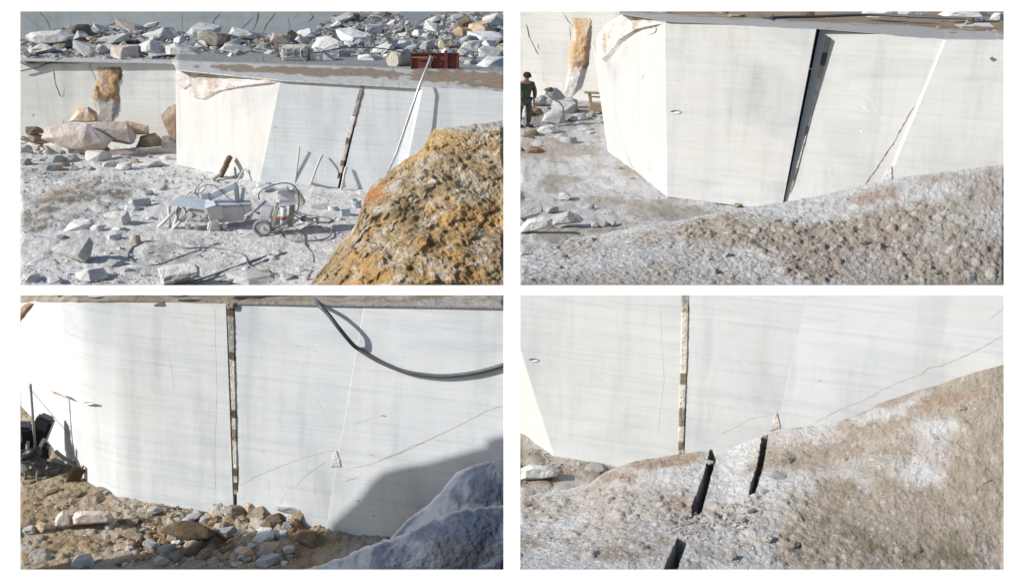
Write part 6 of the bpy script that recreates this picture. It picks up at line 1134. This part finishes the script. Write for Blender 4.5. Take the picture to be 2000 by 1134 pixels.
slots = [[(1388, 866), (1402, 866), (1401, 890), (1390, 930), (1370, 1004), (1350, 1014), (1350, 990), (1371, 935), (1382, 895)], [(1323, 1056), (1344, 1060), (1324, 1113), (1296, 1113)], [(1490, 835), (1502, 835), (1499, 865), (1491, 912), (1475, 966), (1462, 968), (1464, 950), (1478, 910)]]
MO4, dat4 = mound('terrain', 4, cr4, (8.85, 7.5), 6.3, .55, 300, m4col, vc4, holes=slots, nv=130, amp=.5, wob=3)
at4 = sampler(dat4)
for (x, y, w, h, c, k, lab, at) in [(1165, 925, 74, 20, 'g', 'slab', 'grey slab lying behind the mound crest', g4), (1075, 1053, 16, 9, 't', 'block', 'cream stone alone on the left mound', at4), (1034, 963, 28, 12, 't', 'lump', 'tan clod on the mound at the left edge', at4), (1400, 1018, 24, 18, 'b', 'wedge', 'brown pointed stone between the two slots', at4), (1195, 977, 18, 12, 't', 'lump', 'tan stone under the brown crust of the mound', at4), (1388, 905, 22, 10, 't', 'lump', 'tan clod beside the top of the left slot', at4), (1528, 933, 56, 8, 'g', 'slab', 'long thin grey stone right of the right slot', at4), (1545, 905, 58, 20, 't', 'lump', 'orange-tan clod above the long thin grey stone', at4), (1652, 902, 20, 9, 't', 'block', 'cream stone with a dark shadow on the smooth mound', at4), (1658, 889, 12, 5, 'w', 'block', 'small white stone just above the cream one', at4), (1830, 858, 22, 9, 'w', 'lump', 'white stone high on the right mound', at4), (1700, 862, 16, 6, 't', 'slab', 'tan flat stone on the upper right mound', at4), (1952, 740, 12, 8, 'w', 'lump', 'white stone at the right edge of the crest', at4), (1895, 866, 14, 4, 'w', 'slab', 'flat white chip right of the high white stone', at4), (1930, 940, 30, 12, 't', 'slab', 'tan slab at the right edge of the mound', at4), (1795, 960, 30, 5, 'w', 'slab', 'white flake streak in the middle of the right mound', at4), (1495, 965, 22, 12, 't', 'lump', 'cream lump at the lower end of the right slot', at4), (1470, 1010, 24, 20, 'b', 'lump', 'brown clod below the right slot', at4), (1450, 1025, 22, 14, 't', 'lump', 'tan clod left of the brown clod below the right slot', at4), (1310, 1030, 34, 16, 't', 'lump', 'cream crusted lump left of the lower slot', at4), (1345, 1030, 28, 14, 't', 'lump', 'cream crusted lump between the two left slots', at4), (1260, 1080, 26, 14, 'b', 'wedge', 'dark pointed stone left of the lower slot', at4), (1340, 1020, 24, 12, 'b', 'lump', 'brown crust at the foot of the upper slot', at4), (1500, 1066, 36, 20, 't', 'lump', 'cream clod at the bottom centre of the mound', at4), (1550, 1075, 34, 18, 'b', 'lump', 'brown clod at the bottom centre right', at4), (1430, 1100, 34, 18, 't', 'lump', 'tan clod at the bottom edge right of the slot', at4), (1790, 1075, 34, 16, 't', 'lump', 'tan clod in the dark hollow of the right mound', at4), (1885, 800, 26, 10, 't', 'slab', 'cream slab high near the right edge', at4), (1890, 825, 16, 8, 'b', 'lump', 'brown clod near the high cream slab', at4), (1190, 985, 12, 7, 'g', 'lump', 'small grey stone under the tan one', at4)]:
    tagr(rock(4, x, y, w * .75, h * .75, (M4D if at is at4 else M4)[c], at, k, .1, depth=.8, sink=.38), lab, 'stones of the lower right view')
orock(4, [(1016, 914), (1035, 906), (1070, 908), (1094, 918), (1088, 930), (1060, 936), (1016, 936)], g4(1055, 937), M4['w'], 'large pale boulder at the left edge between face and mound', 'stones of the lower right view')
chips('stone_chips', 4, cr4 + [(1961, 1110), (1016, 1110)], 2400, (1.3, 5.5), [M4D['t'], M4D['b'], M4D['w'], M4D['g']], at4, 63, dens=lambda x, y: .15 + .85 * (x < 1520) * (.25 + (mnoise.noise(Vector((x * .015, y * .03, 9))) > .0)), avoid=slots, asp=(.35, .6), label='pebbles and crumbs scattered over the slotted mound')
chips('stone_chips', 4, [(1335, 1004), (1385, 1004), (1475, 968), (1500, 975), (1460, 1040), (1400, 1062), (1330, 1056), (1290, 1040)], 420, (2.5, 10), [M4D['t'], M4D['b'], M4D['w'], M4D['t']], at4, 65, label='crumbly cream debris heaped between the dark slots')
chips('stone_chips', 4, [(1020, 862), (1080, 894), (1320, 900), (1180, 925), (1020, 958)], 260, (3, 10), [M4['t'], M4['w']], g4, 64, label='flat chips at the foot of the lower right face')
# ------------------------------------------------------------------ each terrace ends in clean quarry cuts
bpy.context.view_layer.update()
nclip = 0
for o in list(COL.objects):
    pan = PANEL.get(o.name)
    if o.type != 'MESH' or not pan: continue
    x0, y0, x1, y1 = PAN[pan]; mw = o.matrix_world.copy(); me = o.data
    co = np.empty(len(me.vertices) * 3); me.vertices.foreach_get('co', co); co = co.reshape(-1, 3)
    Mw = np.array(mw); P = co @ Mw[:3, :3].T + Mw[:3, 3]; c = P @ np.array(FW); X = 1000 + 2000 * P[:, 0] / c; Yv = 567 - 2000 * (P @ np.array(UP)) / c
    if X.min() >= x0 - .2 and X.max() <= x1 + .2 and Yv.min() >= y0 - .2 and Yv.max() <= y1 + .2: continue
    if X.max() < x0 or X.min() > x1 or Yv.max() < y0 or Yv.min() > y1: bpy.data.objects.remove(o); continue
    if me.users > 1: me = me.copy(); o.data = me
    bm = bmesh.new(); bm.from_mesh(me); inv = mw.inverted(); nT = mw.to_3x3().transposed(); org = inv @ Vector((0, 0, 0))
    for (a, b_, mn) in (((x0, y0), (x0, y1), X.min() < x0), ((x1, y1), (x1, y0), X.max() > x1), ((x1, y0), (x0, y0), Yv.min() < y0), ((x0, y1), (x1, y1), Yv.max() > y1)):
        if not mn or not bm.verts: continue
        n = ray(*a).cross(ray(*b_)); cen = ray((x0 + x1) / 2, (y0 + y1) / 2)
        if n.dot(cen) > 0: n = -n                              # outward
        nl = (nT @ n).normalized()
        g = bmesh.ops.bisect_plane(bm, geom=bm.verts[:] + bm.edges[:] + bm.faces[:], plane_co=org, plane_no=nl, clear_outer=True, dist=1e-5)
        ce = [q for q in g['geom_cut'] if isinstance(q, bmesh.types.BMEdge) and q.is_valid and len(q.link_faces) == 1]
        if ce and o.name not in NOFILL:
            try: bmesh.ops.holes_fill(bm, edges=ce, sides=0)
            except Exception: pass
    if not bm.faces: bm.free(); bpy.data.objects.remove(o); continue
    bm.to_mesh(me); bm.free(); nclip += 1
for o in [o for o in COL.objects if o.type == 'EMPTY' and not o.children]: bpy.data.objects.remove(o)
print('clipped', nclip, 'objects', len(COL.objects))
